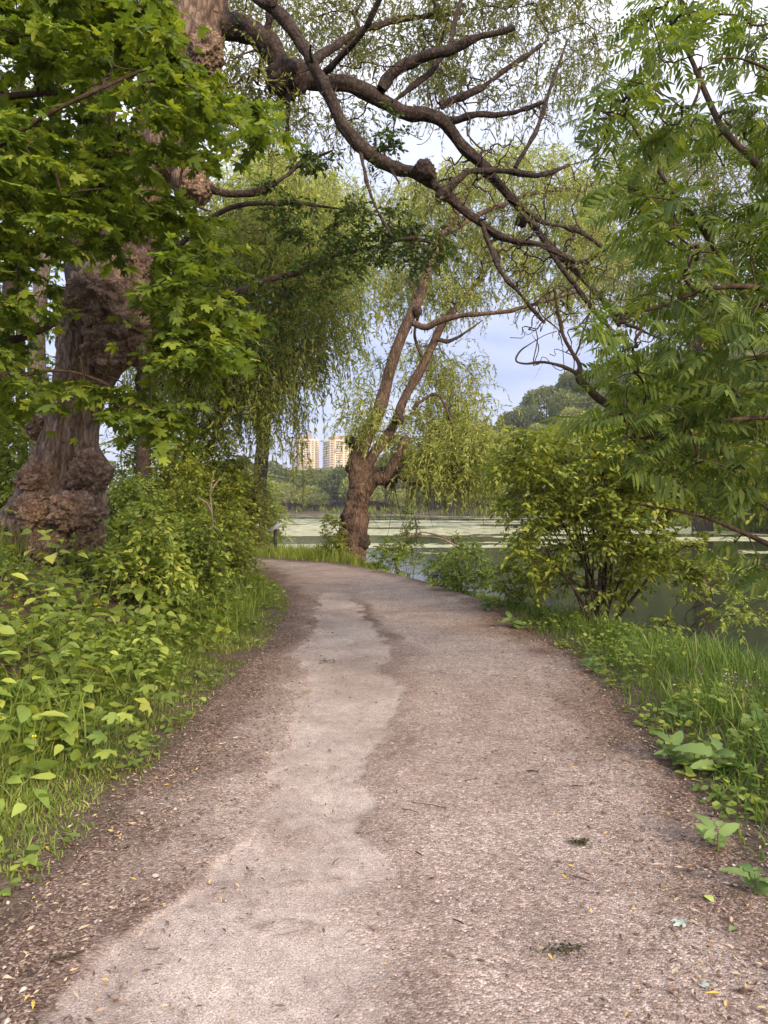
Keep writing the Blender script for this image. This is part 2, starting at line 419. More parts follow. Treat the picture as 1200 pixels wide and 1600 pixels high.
L_WEED = leaf_mat('weed_leaf', [(0.0, (0.085, 0.130, 0.026)), (0.35, (0.145, 0.200, 0.040)), (0.75, (0.21, 0.262, 0.052)), (1.0, (0.34, 0.37, 0.076))], 0.42, 0.42, 0.4)
L_COVER = leaf_mat('ground_cover_leaf', [(0.0, (0.068, 0.108, 0.022)), (0.6, (0.124, 0.172, 0.034)), (1.0, (0.22, 0.262, 0.050))], 0.4)
L_GRASS = leaf_mat('grass_blade', [(0.0, (0.042, 0.080, 0.016)), (0.6, (0.070, 0.118, 0.022)), (0.93, (0.12, 0.165, 0.035)), (1.0, (0.24, 0.21, 0.10))], 0.4)
L_TURF = leaf_mat('short_grass', [(0.0, (0.070, 0.105, 0.022)), (0.6, (0.115, 0.155, 0.032)), (0.9, (0.17, 0.20, 0.045)), (1.0, (0.32, 0.27, 0.13))], 0.4)
L_REED = leaf_mat('reed_blade', [(0.0, (0.10, 0.145, 0.028)), (1.0, (0.18, 0.21, 0.045))], 0.4)
L_DOCK = leaf_mat('dock_leaf', [(0.0, (0.060, 0.105, 0.032)), (1.0, (0.115, 0.165, 0.052))], 0.35)

# ------------------------------------------------------------------ layout of the ground
LEFT = np.array([[-1.75, -4], [-1.62, 0], [-1.50, 2.4], [-1.46, 3.2], [-1.40, 4.7], [-1.45, 6.4], [-1.39, 9.2], [-1.58, 12.9], [-2.25, 16.1], [-3.55, 20.3], [-7.0, 22.6], [-13, 24.5], [-22, 26.5]], float)
RIGHT = np.array([[1.7, -4], [1.62, 0], [1.58, 2.4], [1.62, 3.3], [1.70, 4.4], [1.80, 5.4], [1.98, 8.1], [1.76, 10.5], [1.52, 13.6], [0.60, 17.1], [-1.40, 21.4], [-6.0, 24.6], [-12.4, 27.2], [-21.5, 29.4]], float)
NU, NV = 900, 150
uu = np.linspace(0, 1, NU)
Ls, Rs = catmull(np.c_[LEFT, np.zeros(len(LEFT))], 400)[:, :2], catmull(np.c_[RIGHT, np.zeros(len(RIGHT))], 400)[:, :2]
# rows close together near the camera
ycam = np.linspace(0, 1, NU) ** 1.6
Li = np.stack([np.interp(ycam, np.linspace(0, 1, 400), Ls[:, k]) for k in (0, 1)], -1)
Ri = np.stack([np.interp(ycam, np.linspace(0, 1, 400), Rs[:, k]) for k in (0, 1)], -1)
PATH_POLY = np.vstack([Ls[::8], Rs[::-8]])
LAKE = np.array([(7.5, -40), (6.3, 0), (5.6, 5), (5.0, 8.5), (4.3, 10.8), (3.5, 13.2), (2.6, 16.0), (1.45, 19.4), (0.75, 22.0), (0.45, 25.0), (-0.8, 26.6), (-3, 27.6), (-6, 29.6), (-10, 33), (-17, 41), (-30, 66),
                 (-58, 112), (-95, 190), (-100, 240), (-60, 262), (-28, 250), (-5, 222), (18, 205), (36, 188), (46, 150), (44, 112), (34, 80), (33, 66), (44, 52), (70, 34), (90, 0), (95, -40)], float)
WATER_Z = -0.80
HILL_PX = [0, 300, 480, 560, 680, 800, 900, 1000, 1250]
HILL_H = [9, 9, 6, 7, 15, 28, 40, 43, 40]
def path_sd(x, y):
    d = seg_dist(x, y, PATH_POLY); return np.where(inside(x, y, PATH_POLY), -d, d)
def lake_sd(x, y):
    d = seg_dist(x, y, LAKE); return np.where(inside(x, y, LAKE), -d, d)
def H(x, y, rough=True):
    x, y = np.asarray(x, float), np.asarray(y, float)
    ls, ps = lake_sd(x, y), path_sd(x, y)
    bank = np.where(ls < 0, -0.80 - np.minimum(-ls * 0.45, 1.6), -0.80 + 0.80 * sstep(0, 1.9, ls))
    left = (x < np.interp(y, [-4, 9, 13, 20.3, 22.6], [-1.55, -1.55, -1.7, -3.6, -7.0]) + 0.2) & (y < 26)
    rise = np.where(left, 0.85 * sstep(0.15, 3.4, ps), 0.0) * sstep(27, 15, y)
    rise = rise + np.where(left, 0.7 * sstep(4, 16, ps), 0)
    px = 600 + x / np.maximum(y, 1) * FPX
    far = np.where((y > 45) & (ls > 0), sstep(2, 95, ls) * np.interp(px, HILL_PX, HILL_H) * sstep(900, 420, y), 0)
    z = bank + np.where(ls > 0, rise, 0) + far
    if rough:
        z = z + 0.035 * fbm(xy0(x * 0.9, y * 0.9), 3, 3) * sstep(0.0, 0.8, ps) + 0.012 * fbm(xy0(x * 0.6, y * 0.6), 2, 8)
    return z

# ground sheet: fine near the camera, out to the horizon
def axis(stops):
    out = []
    for (a, b, st) in stops: out += list(np.arange(a, b, st))
    return np.array(out + [stops[-1][1]])
gx = axis([(-1600, -600, 200), (-600, -120, 40), (-120, -30, 6), (-30, -10, 0.8), (-10, 10, 0.14), (10, 34, 0.8), (34, 120, 6), (120, 600, 40), (600, 1600, 200)])
gy = axis([(-60, -6, 3), (-6, 1, 0.5), (1, 16, 0.14), (16, 34, 0.35), (34, 80, 1.6), (80, 420, 6), (420, 1300, 60), (1300, 2400, 220)])
GX, GY = np.meshgrid(gx, gy)
GZ = H(GX, GY)
pin = path_sd(GX, GY) < -0.02
GZ = np.where(pin, GZ - 0.012, GZ)
g = MB(); w_, h_ = len(gx), len(gy)
ii = (np.arange(h_ - 1)[:, None] * w_ + np.arange(w_ - 1)[None]).ravel()
g.add(np.stack([GX, GY, GZ], -1), np.stack([ii, ii + 1, ii + w_ + 1, ii + w_], -1))
def ground_material():
    m, n, l = mat('woodland_soil')
    out = N(n, 'OutputMaterial'); geo = N(n, 'NewGeometry')
    a = N(n, 'TexNoise', Scale=3.0, Detail=9.0, Roughness=0.7); b = N(n, 'TexNoise', Scale=45.0, Detail=4.0, Roughness=0.7); c = N(n, 'TexNoise', Scale=0.55, Detail=4.0)
    for q in (a, b, c): l.new(geo.outputs['Position'], q.inputs['Vector'])
    soil = ramp(n, [(0.30, (0.055, 0.038, 0.029)), (0.5, (0.125, 0.088, 0.068)), (0.72, (0.28, 0.215, 0.17))]); l.new(b.outputs['Fac'], soil.inputs[0])
    green = ramp(n, [(0.35, (0.040, 0.052, 0.018)), (0.7, (0.080, 0.098, 0.030))]); l.new(a.outputs['Fac'], green.inputs[0])
    mask = ramp(n, [(0.52, (0, 0, 0)), (0.66, (1, 1, 1))]); cm_ = N(n, 'Math', operation='MULTIPLY_ADD'); cm_.inputs[1].default_value = 0.6; l.new(b.outputs['Fac'], cm_.inputs[0]); ch_ = N(n, 'Math', operation='MULTIPLY'); ch_.inputs[1].default_value = 0.4; l.new(a.outputs['Fac'], ch_.inputs[0]); l.new(ch_.outputs[0], cm_.inputs[2]); l.new(cm_.outputs[0], mask.inputs[0])
    mx = N(n, 'Mix', data_type='RGBA'); l.new(mask.outputs[0], mx.inputs['Factor']); l.new(soil.outputs[0], mx.inputs['A']); l.new(green.outputs[0], mx.inputs['B'])
    pb = N(n, 'BsdfPrincipled', Roughness=0.95); pb.inputs['Specular IOR Level'].default_value = 0.1; l.new(mx.outputs['Result'], pb.inputs['Base Color'])
    bp = N(n, 'Bump', Strength=0.7, Distance=0.03); l.new(b.outputs['Fac'], bp.inputs['Height']); l.new(bp.outputs[0], pb.inputs['Normal'])
    l.new(pb.outputs[0], out.inputs['Surface']); return m
g.build('ground', ground_material(), kind='structure')

# the path: its own sheet, with a worn pale track drawn by an attribute
vv_ = np.linspace(0, 1, NV)
edge = np.stack([Li[:, None] * (1 - vv_)[None, :, None] + Ri[:, None] * vv_[None, :, None]], 0)[0]
X, Y = edge[..., 0], edge[..., 1]
wob = 0.10 * fbm(np.stack([Y * 0.9, np.where(vv_ < 0.5, 0.0, 7.0)[None] * np.ones_like(Y), X * 0], -1), 3, 5)
X = X + wob * (np.abs(vv_ - 0.5) * 2)[None] ** 3
def path_z(x, y): return 0.012 * fbm(xy0(x * 0.6, y * 0.6), 2, 8) + 0.004
TRK_Y = [0.8, 1.6, 2.39, 2.81, 3.6, 4.4, 5.7, 6.6, 7.6, 8.3, 9.7, 10.8, 13.6, 14.6]
TRK_L = [-1.15, -1.12, -1.11, -1.08, -0.76, -0.62, -0.58, -0.66, -0.72, -0.84, -0.80, -0.92, -1.10, -0.85]
TRK_R = [0.2, 0.05, -0.05, -0.02, -0.05, -0.10, 0.02, 0.18, -0.05, 0.10, -0.10, -0.28, -0.62, -0.80]
flake = worley(np.stack([X * 3.1, Y * 1.9, X * 0], -1) + 0.25 * fbm(xy0(X * 5, Y * 4), 3, 33)[..., None], 35)
fine = fbm(xy0(X * 2.6, Y * 1.3), 5, 31) * 0.16 + fbm(xy0(X * 11, Y * 9), 3, 47) * 0.06 + (0.55 - flake) * 0.24
tl, tr_ = np.interp(Y, TRK_Y, TRK_L), np.interp(Y, TRK_Y, TRK_R)
inner = np.minimum(X - tl, tr_ - X) + fine
soft = 0.02 + 0.08 * sstep(-.2, .35, fbm(xy0(X * 1.1 + 4, Y * 0.8), 3, 53)) + 0.35 * sstep(4.2, 2.6, Y) * sstep(tl + .45, tr_, X)
worn = sstep(-0.5 * soft, 0.5 * soft, inner) * sstep(14.8, 13.2, Y + fine)
worn = worn * (1 - 0.75 * sstep(0.16, 0.36, fbm(xy0(X * 2.1 + 9, Y * 1.3), 4, 61)) * (0.35 + .65 * sstep(5.2, 3.8, Y)))
dl = (X - Li[:, :1]); dr = (Ri[:, :1] - X)
e_l = np.clip(np.linalg.norm(edge - Li[:, None], axis=-1), 0, 9); e_r = np.linalg.norm(edge - Ri[:, None], axis=-1)
litter = np.maximum(sstep(0.95, 0.1, e_l + fine * 1.6), sstep(0.62, 0.0, e_r + fine * 1.6))
band = sstep(0.26, 0.02, np.abs(tr_ + 0.10 - X + fine)) * sstep(14, 12, Y) * (0.35 + 0.55 * sstep(4.5, 6.0, Y) * sstep(-.25, .15, fbm(xy0(X * 0.1, Y * 0.9), 2, 88)))
crack = sstep(0.018, 0.004, np.abs(fbm(xy0(X * 1.1 + 3, Y * 1.7), 3, 95))) * sstep(0.0, .25, fbm(xy0(X * .8, Y * .6), 2, 97)) * .7
litter = np.clip(np.maximum(np.maximum(litter, band) * (1 - worn), crack * worn), 0, 1)
worn = worn * (1 - crack)
Z = path_z(X, Y) - 0.010 * worn + 0.012 * litter * fbm(xy0(X * 14, Y * 14), 2, 19) + 0.004 * fbm(xy0(X * 22, Y * 22), 2, 23)
Z = Z - 0.012 * sstep(0.92, 1.0, np.abs(vv_ - 0.5) * 2)[None]
p = MB(); ii = (np.arange(NU - 1)[:, None] * NV + np.arange(NV - 1)[None]).ravel()
p.add(np.stack([X, Y, Z], -1), np.stack([ii, ii + 1, ii + NV + 1, ii + NV], -1))
def path_material():
    m, n, l = mat('gravel_path')
    out = N(n, 'OutputMaterial'); geo = N(n, 'NewGeometry')
    aw = N(n, 'Attribute', attribute_name='worn'); al = N(n, 'Attribute', attribute_name='litter')
    v1 = N(n, 'TexVoronoi', Scale=95.0); v2 = N(n, 'TexVoronoi', Scale=230.0); n1 = N(n, 'TexNoise', Scale=2.2, Detail=7.0, Roughness=0.65); n2 = N(n, 'TexNoise', Scale=60.0, Detail=5.0, Roughness=0.75)
    n3 = N(n, 'TexNoise', Scale=14.0, Detail=4.0, Roughness=0.6)
    for q in (v1, v2, n1, n2, n3): l.new(geo.outputs['Position'], q.inputs['Vector'])
    s1 = N(n, 'SeparateColor'); l.new(v1.outputs['Color'], s1.inputs[0]); s2 = N(n, 'SeparateColor'); l.new(v2.outputs['Color'], s2.inputs[0])
    gravel = ramp(n, [(0.0, (0.225, 0.182, 0.160)), (0.4, (0.352, 0.298, 0.268)), (0.78, (0.445, 0.382, 0.346)), (0.93, (0.57, 0.50, 0.46)), (1.0, (0.70, 0.64, 0.60))])
    l.new(s1.outputs[0], gravel.inputs[0])
    finer = ramp(n, [(0.0, (0.70, 0.66, 0.64)), (0.5, (1.0, 0.99, 0.98)), (1.0, (1.32, 1.30, 1.28))]); l.new(s2.outputs[0], finer.inputs[0])
    g1 = N(n, 'Mix', data_type='RGBA', blend_type='MULTIPLY'); g1.inputs['Factor'].default_value = 0.9; l.new(gravel.outputs[0], g1.inputs['A']); l.new(finer.outputs[0], g1.inputs['B'])
    asph = ramp(n, [(0.0, (0.20, 0.166, 0.148)), (0.22, (0.340, 0.294, 0.267)), (0.8, (0.435, 0.383, 0.350)), (1.0, (0.62, 0.56, 0.52))]); l.new(s2.outputs[1], asph.inputs[0])
    lit = ramp(n, [(0.0, (0.062, 0.042, 0.033)), (0.45, (0.145, 0.100, 0.080)), (0.8, (0.25, 0.185, 0.150)), (1.0, (0.46, 0.37, 0.30))]); l.new(s1.outputs[1], lit.inputs[0])
    m1 = N(n, 'Mix', data_type='RGBA'); l.new(al.outputs['Fac'], m1.inputs['Factor']); l.new(g1.outputs['Result'], m1.inputs['A']); l.new(lit.outputs[0], m1.inputs['B'])
    m2 = N(n, 'Mix', data_type='RGBA'); l.new(aw.outputs['Fac'], m2.inputs['Factor']); l.new(m1.outputs['Result'], m2.inputs['A']); l.new(asph.outputs[0], m2.inputs['B'])
    tint = ramp(n, [(0.3, (0.80, 0.74, 0.70)), (0.7, (1.18, 1.12, 1.07))]); l.new(n1.outputs['Fac'], tint.inputs[0])
    t3 = ramp(n, [(0.32, (0.82, 0.80, 0.78)), (0.66, (1.12, 1.11, 1.10))]); l.new(n3.outputs['Fac'], t3.inputs[0])
    m3 = N(n, 'Mix', data_type='RGBA', blend_type='MULTIPLY'); m3.inputs['Factor'].default_value = 0.9; l.new(m2.outputs['Result'], m3.inputs['A']); l.new(tint.outputs[0], m3.inputs['B'])
    m4 = N(n, 'Mix', data_type='RGBA', blend_type='MULTIPLY'); m4.inputs['Factor'].default_value = 0.8; l.new(m3.outputs['Result'], m4.inputs['A']); l.new(t3.outputs[0], m4.inputs['B'])
    n5 = N(n, 'TexNoise', Scale=0.75, Detail=5.0, Roughness=0.6, Distortion=0.6); l.new(geo.outputs['Position'], n5.inputs['Vector'])
    t5 = ramp(n, [(0.36, (0.76, 0.72, 0.70)), (0.56, (1.05, 1.05, 1.05))]); l.new(n5.outputs['Fac'], t5.inputs[0])
    m5 = N(n, 'Mix', data_type='RGBA', blend_type='MULTIPLY'); m5.inputs['Factor'].default_value = 0.8; l.new(m4.outputs['Result'], m5.inputs['A']); l.new(t5.outputs[0], m5.inputs['B']); m4 = m5
    pb = N(n, 'BsdfPrincipled', Roughness=0.88); pb.inputs['Specular IOR Level'].default_value = 0.22; l.new(m4.outputs['Result'], pb.inputs['Base Color'])
    hh = N(n, 'Math', operation='MULTIPLY_ADD'); hh.inputs[1].default_value = -1.3; l.new(v1.outputs['Distance'], hh.inputs[0]); l.new(n2.outputs['Fac'], hh.inputs[2])
    bs = N(n, 'Math', operation='MULTIPLY_ADD'); bs.inputs[1].default_value = -0.50; bs.inputs[2].default_value = 0.80; l.new(aw.outputs['Fac'], bs.inputs[0])
    bp = N(n, 'Bump', Strength=0.75, Distance=0.010); l.new(bs.outputs[0], bp.inputs['Strength']); l.new(hh.outputs[0], bp.inputs['Height']); l.new(bp.outputs[0], pb.inputs['Normal'])
    l.new(pb.outputs[0], out.inputs['Surface']); return m
path = p.build('path', path_material(), kind='structure')
for nm, arr in (('worn', worn), ('litter', litter)):
    at = path.data.attributes.new(nm, 'FLOAT', 'POINT'); at.data.foreach_set('value', arr.astype(np.float32).ravel())

# lake ------------------------------------------------------------------------
def water_material():
    m, n, l = mat('lake_water')
    out = N(n, 'OutputMaterial'); geo = N(n, 'NewGeometry')
    mp = N(n, 'Mapping'); mp.inputs['Scale'].default_value = (0.8, 1.6, 1); l.new(geo.outputs['Position'], mp.inputs['Vector'])
    a = N(n, 'TexNoise', Scale=1.6, Detail=5.0, Roughness=0.6); l.new(mp.outputs[0], a.inputs['Vector'])
    b = N(n, 'TexNoise', Scale=0.09, Detail=3.0); l.new(geo.outputs['Position'], b.inputs['Vector'])
    cr = ramp(n, [(0.35, (0.010, 0.015, 0.008)), (0.65, (0.024, 0.031, 0.014))]); l.new(b.outputs['Fac'], cr.inputs[0])
    pb = N(n, 'BsdfPrincipled', Roughness=0.07, IOR=1.33); pb.inputs['Specular IOR Level'].default_value = 0.5
    l.new(cr.outputs[0], pb.inputs['Base Color'])
    bp = N(n, 'Bump', Strength=0.13, Distance=0.05); l.new(a.outputs['Fac'], bp.inputs['Height']); l.new(bp.outputs[0], pb.inputs['Normal'])
    l.new(pb.outputs[0], out.inputs['Surface']); return m
wm = MB()
lx, ly = np.linspace(-130, 110, 25), np.linspace(-45, 275, 33)
WX, WY = np.meshgrid(lx, ly); ii = (np.arange(32)[:, None] * 25 + np.arange(24)[None]).ravel()
wm.add(np.stack([WX, WY, np.full_like(WX, WATER_Z)], -1), np.stack([ii, ii + 1, ii + 26, ii + 25], -1))
wm.build('water', water_material(), kind='structure')
# floating duckweed: thousands of small rafts gathered in bands
rg = RNG(5)
dd = 1210 * 2.4 / rg.uniform(13, 75, 60000); pxs = rg.uniform(380, 1230, 60000)
wx, wy = (pxs - 600) / FPX * dd, dd
bandn = fbm(np.stack([wx * 0.045, wy * 0.11, wx * 0], -1), 5, 77) + 0.16 * sstep(30, 60, wy) - 0.10 * sstep(110, 150, wy)
keep = (bandn + rg.normal(0, .05, len(wx)) > 0.12) & (lake_sd(wx, wy) < -0.4) & (wy > 27)
wx, wy = wx[keep][:15000], wy[keep][:15000]
a8 = np.linspace(0, 2 * np.pi, 7, endpoint=False)
rr = (0.05 + 0.0042 * wy)[:, None] * rg.uniform(0.5, 1.5, (len(wx), 7)) * rg.uniform(0.4, 1.3, (len(wx), 1))
dv = np.stack([wx[:, None] + np.cos(a8) * rr * 1.5, wy[:, None] + np.sin(a8) * rr, WATER_Z + 0.004 + rg.uniform(0, 0.012, (len(wx), 1)) * np.ones((1, 7))], -1)
dk = MB(); dk.add(dv, np.arange(len(wx) * 7).reshape(-1, 7))
dk.build('duckweed', island_mat('duckweed', [(0, (0.27, 0.27, 0.13)), (0.6, (0.38, 0.37, 0.20)), (1, (0.52, 0.50, 0.32))], 0.6), kind='stuff')

# ------------------------------------------------------------------ tree-building tools
def region(poly, n, d0, d1, rg, holes=()):
    """n points spread through the volume seen inside a pixel outline between two depths"""
    poly = np.asarray(poly, float); lo, hi = poly.min(0), poly.max(0); out = []
    tot = 0
    while tot < n:
        q = rg.uniform(lo, hi, (n * 2, 2)); k = inside(q[:, 0], q[:, 1], poly)
        for h in holes: k &= ~inside(q[:, 0], q[:, 1], np.asarray(h, float))
        q = q[k]; out.append(q); tot += len(q)
        if len(out) > 60: break
    q = np.vstack(out)[:n]
    return P(q[:, 0], q[:, 1], rg.uniform(d0, d1, len(q)))
def grow(skel, centers, rg, r_tip=0.004, r_max=0.03, sag=0.06):
    """branching twigs from the nearest wood to each centre; returns tube centre lines and radii"""
    nodes = list(map(np.asarray, skel)); par = [-1] * len(nodes); w = [0.0] * len(nodes)
    dmin = np.min(np.linalg.norm(centers[:, None] - np.asarray(skel)[None], axis=-1), axis=1)
    arr = np.zeros((len(nodes) + 3 * len(centers), 3)); arr[:len(nodes)] = nodes; n = len(nodes)
    par = np.full(len(arr), -1); wt = np.zeros(len(arr)); chains = []
    for i in np.argsort(dmin):
        c = centers[i]; d = np.linalg.norm(arr[:n] - c, axis=1); j = int(np.argmin(d)); a = arr[j]; L = d[j]
        off = rg.normal(0, 0.10, (2, 3)) * L
        m1 = a + (c - a) * 0.35 + off[0] + A(0, 0, 0.10 * L); m2 = a + (c - a) * 0.7 + off[1] + A(0, 0, sag * L)
        arr[n], arr[n + 1], arr[n + 2] = m1, m2, c; par[n], par[n + 1], par[n + 2] = j, n, n + 1
        chains.append((j, n, n + 1, n + 2)); n += 3
    for ch in reversed(chains):
        wt[ch[3]] += 1
        for k in (3, 2, 1): wt[ch[k - 1]] += wt[ch[k]] if k > 1 else 0
        wt[ch[0]] += wt[ch[1]]
    R = np.clip(r_tip * np.sqrt(np.maximum(wt, 1)), r_tip, r_max)
    ch = np.array(chains)
    C = arr[ch]; RR = R[ch]; RR[:, 0] = np.minimum(RR[:, 0], RR[:, 1] * 1.15)
    # round the corners
    t = np.linspace(0, 1, 7)[None, :, None]
    p0, p1, p2, p3 = C[:, 0:1], C[:, 1:2], C[:, 2:3], C[:, 3:4]
    c1, c2 = (-5 * p0 + 18 * p1 - 9 * p2 + 2 * p3) / 6, (2 * p0 - 9 * p1 + 18 * p2 - 5 * p3) / 6
    CC = (1 - t) ** 3 * p0 + 3 * (1 - t) ** 2 * t * c1 + 3 * (1 - t) * t * t * c2 + t ** 3 * p3
    R7 = np.stack([np.interp(np.linspace(0, 3, 7), [0, 1, 2, 3], r) for r in RR])
    return CC, R7
def sprays(centers, rg, twigs=4, length=0.5, per=7, flat=0.45, droop=0.25, lscale=(0.8, 1.2), size=0.1, updev=0.35, tip=True):
    """leafy twigs round each centre: tube centre lines, and per leaf position, direction, normal, size"""
    n = len(centers) * twigs
    c = np.repeat(centers, twigs, 0)
    d = rg.normal(0, 1, (n, 3)); d[:, 2] *= flat; d = nrm(d); L = length * rg.uniform(0.6, 1.25, n)
    t = np.linspace(0, 1, 5)
    C = c[:, None] + d[:, None] * (t[None, :, None] * L[:, None, None]) ; C[..., 2] -= droop * (t[None] ** 2) * L[:, None]
    k = np.tile(np.arange(per), (n, 1)); u = (k + rg.uniform(0.2, 1.0, (n, per))) / per
    pos = c[:, None] + d[:, None] * (u * L[:, None])[..., None]; pos[..., 2] -= droop * u ** 2 * L[:, None]
    side = nrm(np.cross(d, A(0, 0, 1) + rg.normal(0, 0.25, (n, 3))))
    sg = np.where(k % 2 == 0, 1, -1)[..., None]
    ld = nrm(d[:, None] * (0.45 + 0.5 * u[..., None]) + side[:, None] * sg * (1.0 - 0.5 * u[..., None]) + rg.normal(0, 0.25, (n, per, 3)) + A(0, 0, -droop))
    up = A(0, 0, 1) + rg.normal(0, updev, (n, per, 3))
    sz = size * rg.uniform(*lscale, (n, per))
    return C, np.interp(t, [0, 1], [1, 0.4])[None] * np.ones((n, 5)), pos.reshape(-1, 3), ld.reshape(-1, 3), up.reshape(-1, 3), sz.ravel()
def strands(starts, rg, length=(0.6, 1.4), K=8, pull=0.55, spread=1.0, per=16, size=0.09, out=None, angle=0.75):
    """hanging willow shoots: start sideways, bend down under their weight, narrow leaves along them"""
    n = len(starts); d = rg.normal(0, 1, (n, 3)); d[:, 2] = rg.normal(0.1, 0.45, n)
    if out is not None: d = d + out
    d = nrm(d) * spread; L = rg.uniform(*length, n)
    C = np.zeros((n, K, 3)); C[:, 0] = starts; cur = d.copy()
    for k in range(1, K):
        cur = nrm(cur + A(0, 0, -pull) * (2.2 * k / K) + rg.normal(0, 0.10, (n, 3)))
        C[:, k] = C[:, k - 1] + cur * (L / (K - 1))[:, None]
    u = (np.arange(per)[None] + rg.uniform(0, 1, (n, per))) / per * (K - 1.001)
    i = u.astype(int); f = (u - i)[..., None]; r = np.arange(n)[:, None]
    pos = C[r, i] * (1 - f) + C[r, i + 1] * f; tg = nrm(C[r, i + 1] - C[r, i])
    ld = nrm(tg * angle + rg.normal(0, 0.45, (n, per, 3)) + A(0, 0, -0.15))
    up = rg.normal(0, 1, (n, per, 3))
    sz = size * rg.uniform(0.65, 1.25, (n, per))
    return C, pos.reshape(-1, 3), ld.reshape(-1, 3), up.reshape(-1, 3), sz.ravel()
def in_frame(p, m=0):
    x, y = PX(p); return (x > -m) & (x < 1200 + m) & (y > -m) & (y < 1600 + m) & (p[:, 1] > 0.3)
def bark_disp(knob=0.0, furrow=0.02, freq=9.0, seed=1, zones=()):
    """furrowed bark, swelling into knobbly burls round the given centres (centre, radius, height)"""
    def f(v, s, ang, r):
        q = np.stack([np.cos(ang) * r * freq, np.sin(ang) * r * freq, s * freq * 0.13], -1)
        fu = -np.abs(fbm(q, 3, seed)) * 2.2 + 0.45
        low = fbm(v * 1.6, 2, seed + 9) * 0.10 * r
        z = np.zeros_like(r); lum = np.zeros_like(r)
        for (c, rad, hgt) in zones:
            k = np.exp(-(np.linalg.norm((v - np.asarray(c)) / np.asarray(rad), axis=-1)) ** 2 * 1.4)
            lum = np.maximum(lum, k); z = z + k * hgt
        out = furrow * fu * (1 - 0.7 * np.minimum(lum, 1)) + low
        if len(zones):
            w1 = np.clip(1 - worley(v * 5.5, seed + 3) * 1.35, -0.3, 1); w2 = np.clip(1 - worley(v * 12.5, seed + 5) * 1.3, -0.3, 1); w3 = fbm(v * 26, 2, seed + 6)
            out = out + lum * (w1 * 0.15 + w2 * 0.075 + w3 * 0.025) + z
        return out + knob * fbm(v * 5, 2, seed + 2)
    return f
def burl(center, rad, seed, lump=0.5, res=(110, 80)):
    """a knobbly swelling: a squashed ball broken up by cell bumps"""
    a = np.linspace(0, 2 * np.pi, res[0], endpoint=False); b = np.linspace(-np.pi / 2, np.pi / 2, res[1])
    d = np.stack([np.cos(b)[:, None] * np.cos(a), np.cos(b)[:, None] * np.sin(a), np.sin(b)[:, None] * np.ones_like(a)], -1)
    p = np.asarray(center) + d * np.asarray(rad)
    m = float(np.mean(rad))
    q = p / m
    k = 1 + lump * (0.62 * np.clip(0.75 - worley(q * 1.9, seed), -.5, 1) + 0.42 * np.clip(0.62 - worley(q * 4.2, seed + 1), -.4, 1) + 0.22 * np.clip(0.55 - worley(q * 9.0, seed + 4), -.3, 1) + 0.10 * fbm(q * 14, 2, seed + 2) + 0.35 * fbm(q * 1.1, 2, seed + 7))
    p = np.asarray(center) + d * np.asarray(rad) * k[..., None]
    i = (np.arange(res[1] - 1)[:, None] * res[0]); j = np.arange(res[0])[None]; kk = (j + 1) % res[0]
    return p.reshape(-1, 3), np.stack([i + j, i + kk, i + res[0] + kk, i + res[0] + j], -1).reshape(-1, 4)
def limb_px(tree, pts, rpx, name, material, rings=40, sides=12, disp=None, crook=0.9, **tags):
    """a limb through photo points (px, py, depth) with radii given in photo pixels"""
    pts = np.asarray(pts, float); w = P(pts[:, 0], pts[:, 1], pts[:, 2]); r = np.asarray(rpx, float) * pts[:, 2] / FPX
    v, f, c = limb(w, r, rings, sides, disp, crook if rings >= 40 else 0)
    MB().add(v, f).build(name, material, tree, **tags)
    return c

# ------------------------------------------------------------------ the old burled willow on the left
D1 = 11.0
def p1(px, py, d=D1): return P(px, py, d)
base1 = p1(88, 905); base1[2] = float(H(base1[0], base1[1])) - 0.1
old = thing('burled_willow', 'massive old willow with knobbly burls swelling from its thick leaning trunk beside the path', 'tree', base1)
zones = [(p1(165, 505), (0.72, 0.75, 0.62), 0.16), (p1(85, 815), (0.85, 0.9, 0.62), 0.10), (p1(150, 735), (0.3, 0.5, 0.3), 0.05), (p1(60, 745), (0.3, 0.5, 0.3), 0.05), (p1(305, 90), (0.45, 0.6, 0.5), 0.03), (p1(215, 395), (0.3, 0.4, 0.45), 0.03)]
tp = [(80, 930, 82), (85, 860, 76), (93, 800, 64), (102, 740, 50), (110, 680, 40), (122, 620, 38), (142, 560, 46), (160, 510, 58), (172, 460, 48), (190, 410, 40), (208, 350, 36), (228, 280, 37), (252, 200, 40), (280, 120, 44), (300, 50, 44), (312, -20, 42), (322, -130, 38), (332, -260, 30), (345, -400, 20), (352, -560, 6)]
v, f, c_old = limb([p1(a, b) for a, b, _ in tp], [r * D1 / FPX for *_, r in tp], 330, 110, bark_disp(0.02, 0.075, 9.0, 11, zones))
old_trunk = MB().add(v, f).build('trunk', M_BARK_OLD, old)
for i, (px, py, dd_, rx, rz_) in enumerate([(202, 500, 10.62, 42, 60), (150, 470, 10.5, 38, 40), (172, 545, 10.55, 34, 36), (140, 740, 10.6, 27, 30), (58, 748, 10.6, 24, 24), (58, 800, 10.4, 28, 26), (120, 800, 10.25, 32, 28), (38, 830, 10.55, 24, 24), (84, 860, 10.3, 34, 28), (138, 850, 10.35, 24, 28), (57, 668, 10.9, 12, 16), (218, 425, 10.75, 20, 30), (302, 292, 10.7, 22, 24), (322, 80, 10.6, 22, 30)]):
    v, f = burl(p1(px, py, dd_), (rx * dd_ / FPX, rx * dd_ / FPX, rz_ * dd_ / FPX), 100 + i, 0.75)
    MB().add(v, f).build('burl', M_BARK_BURL, old_trunk)
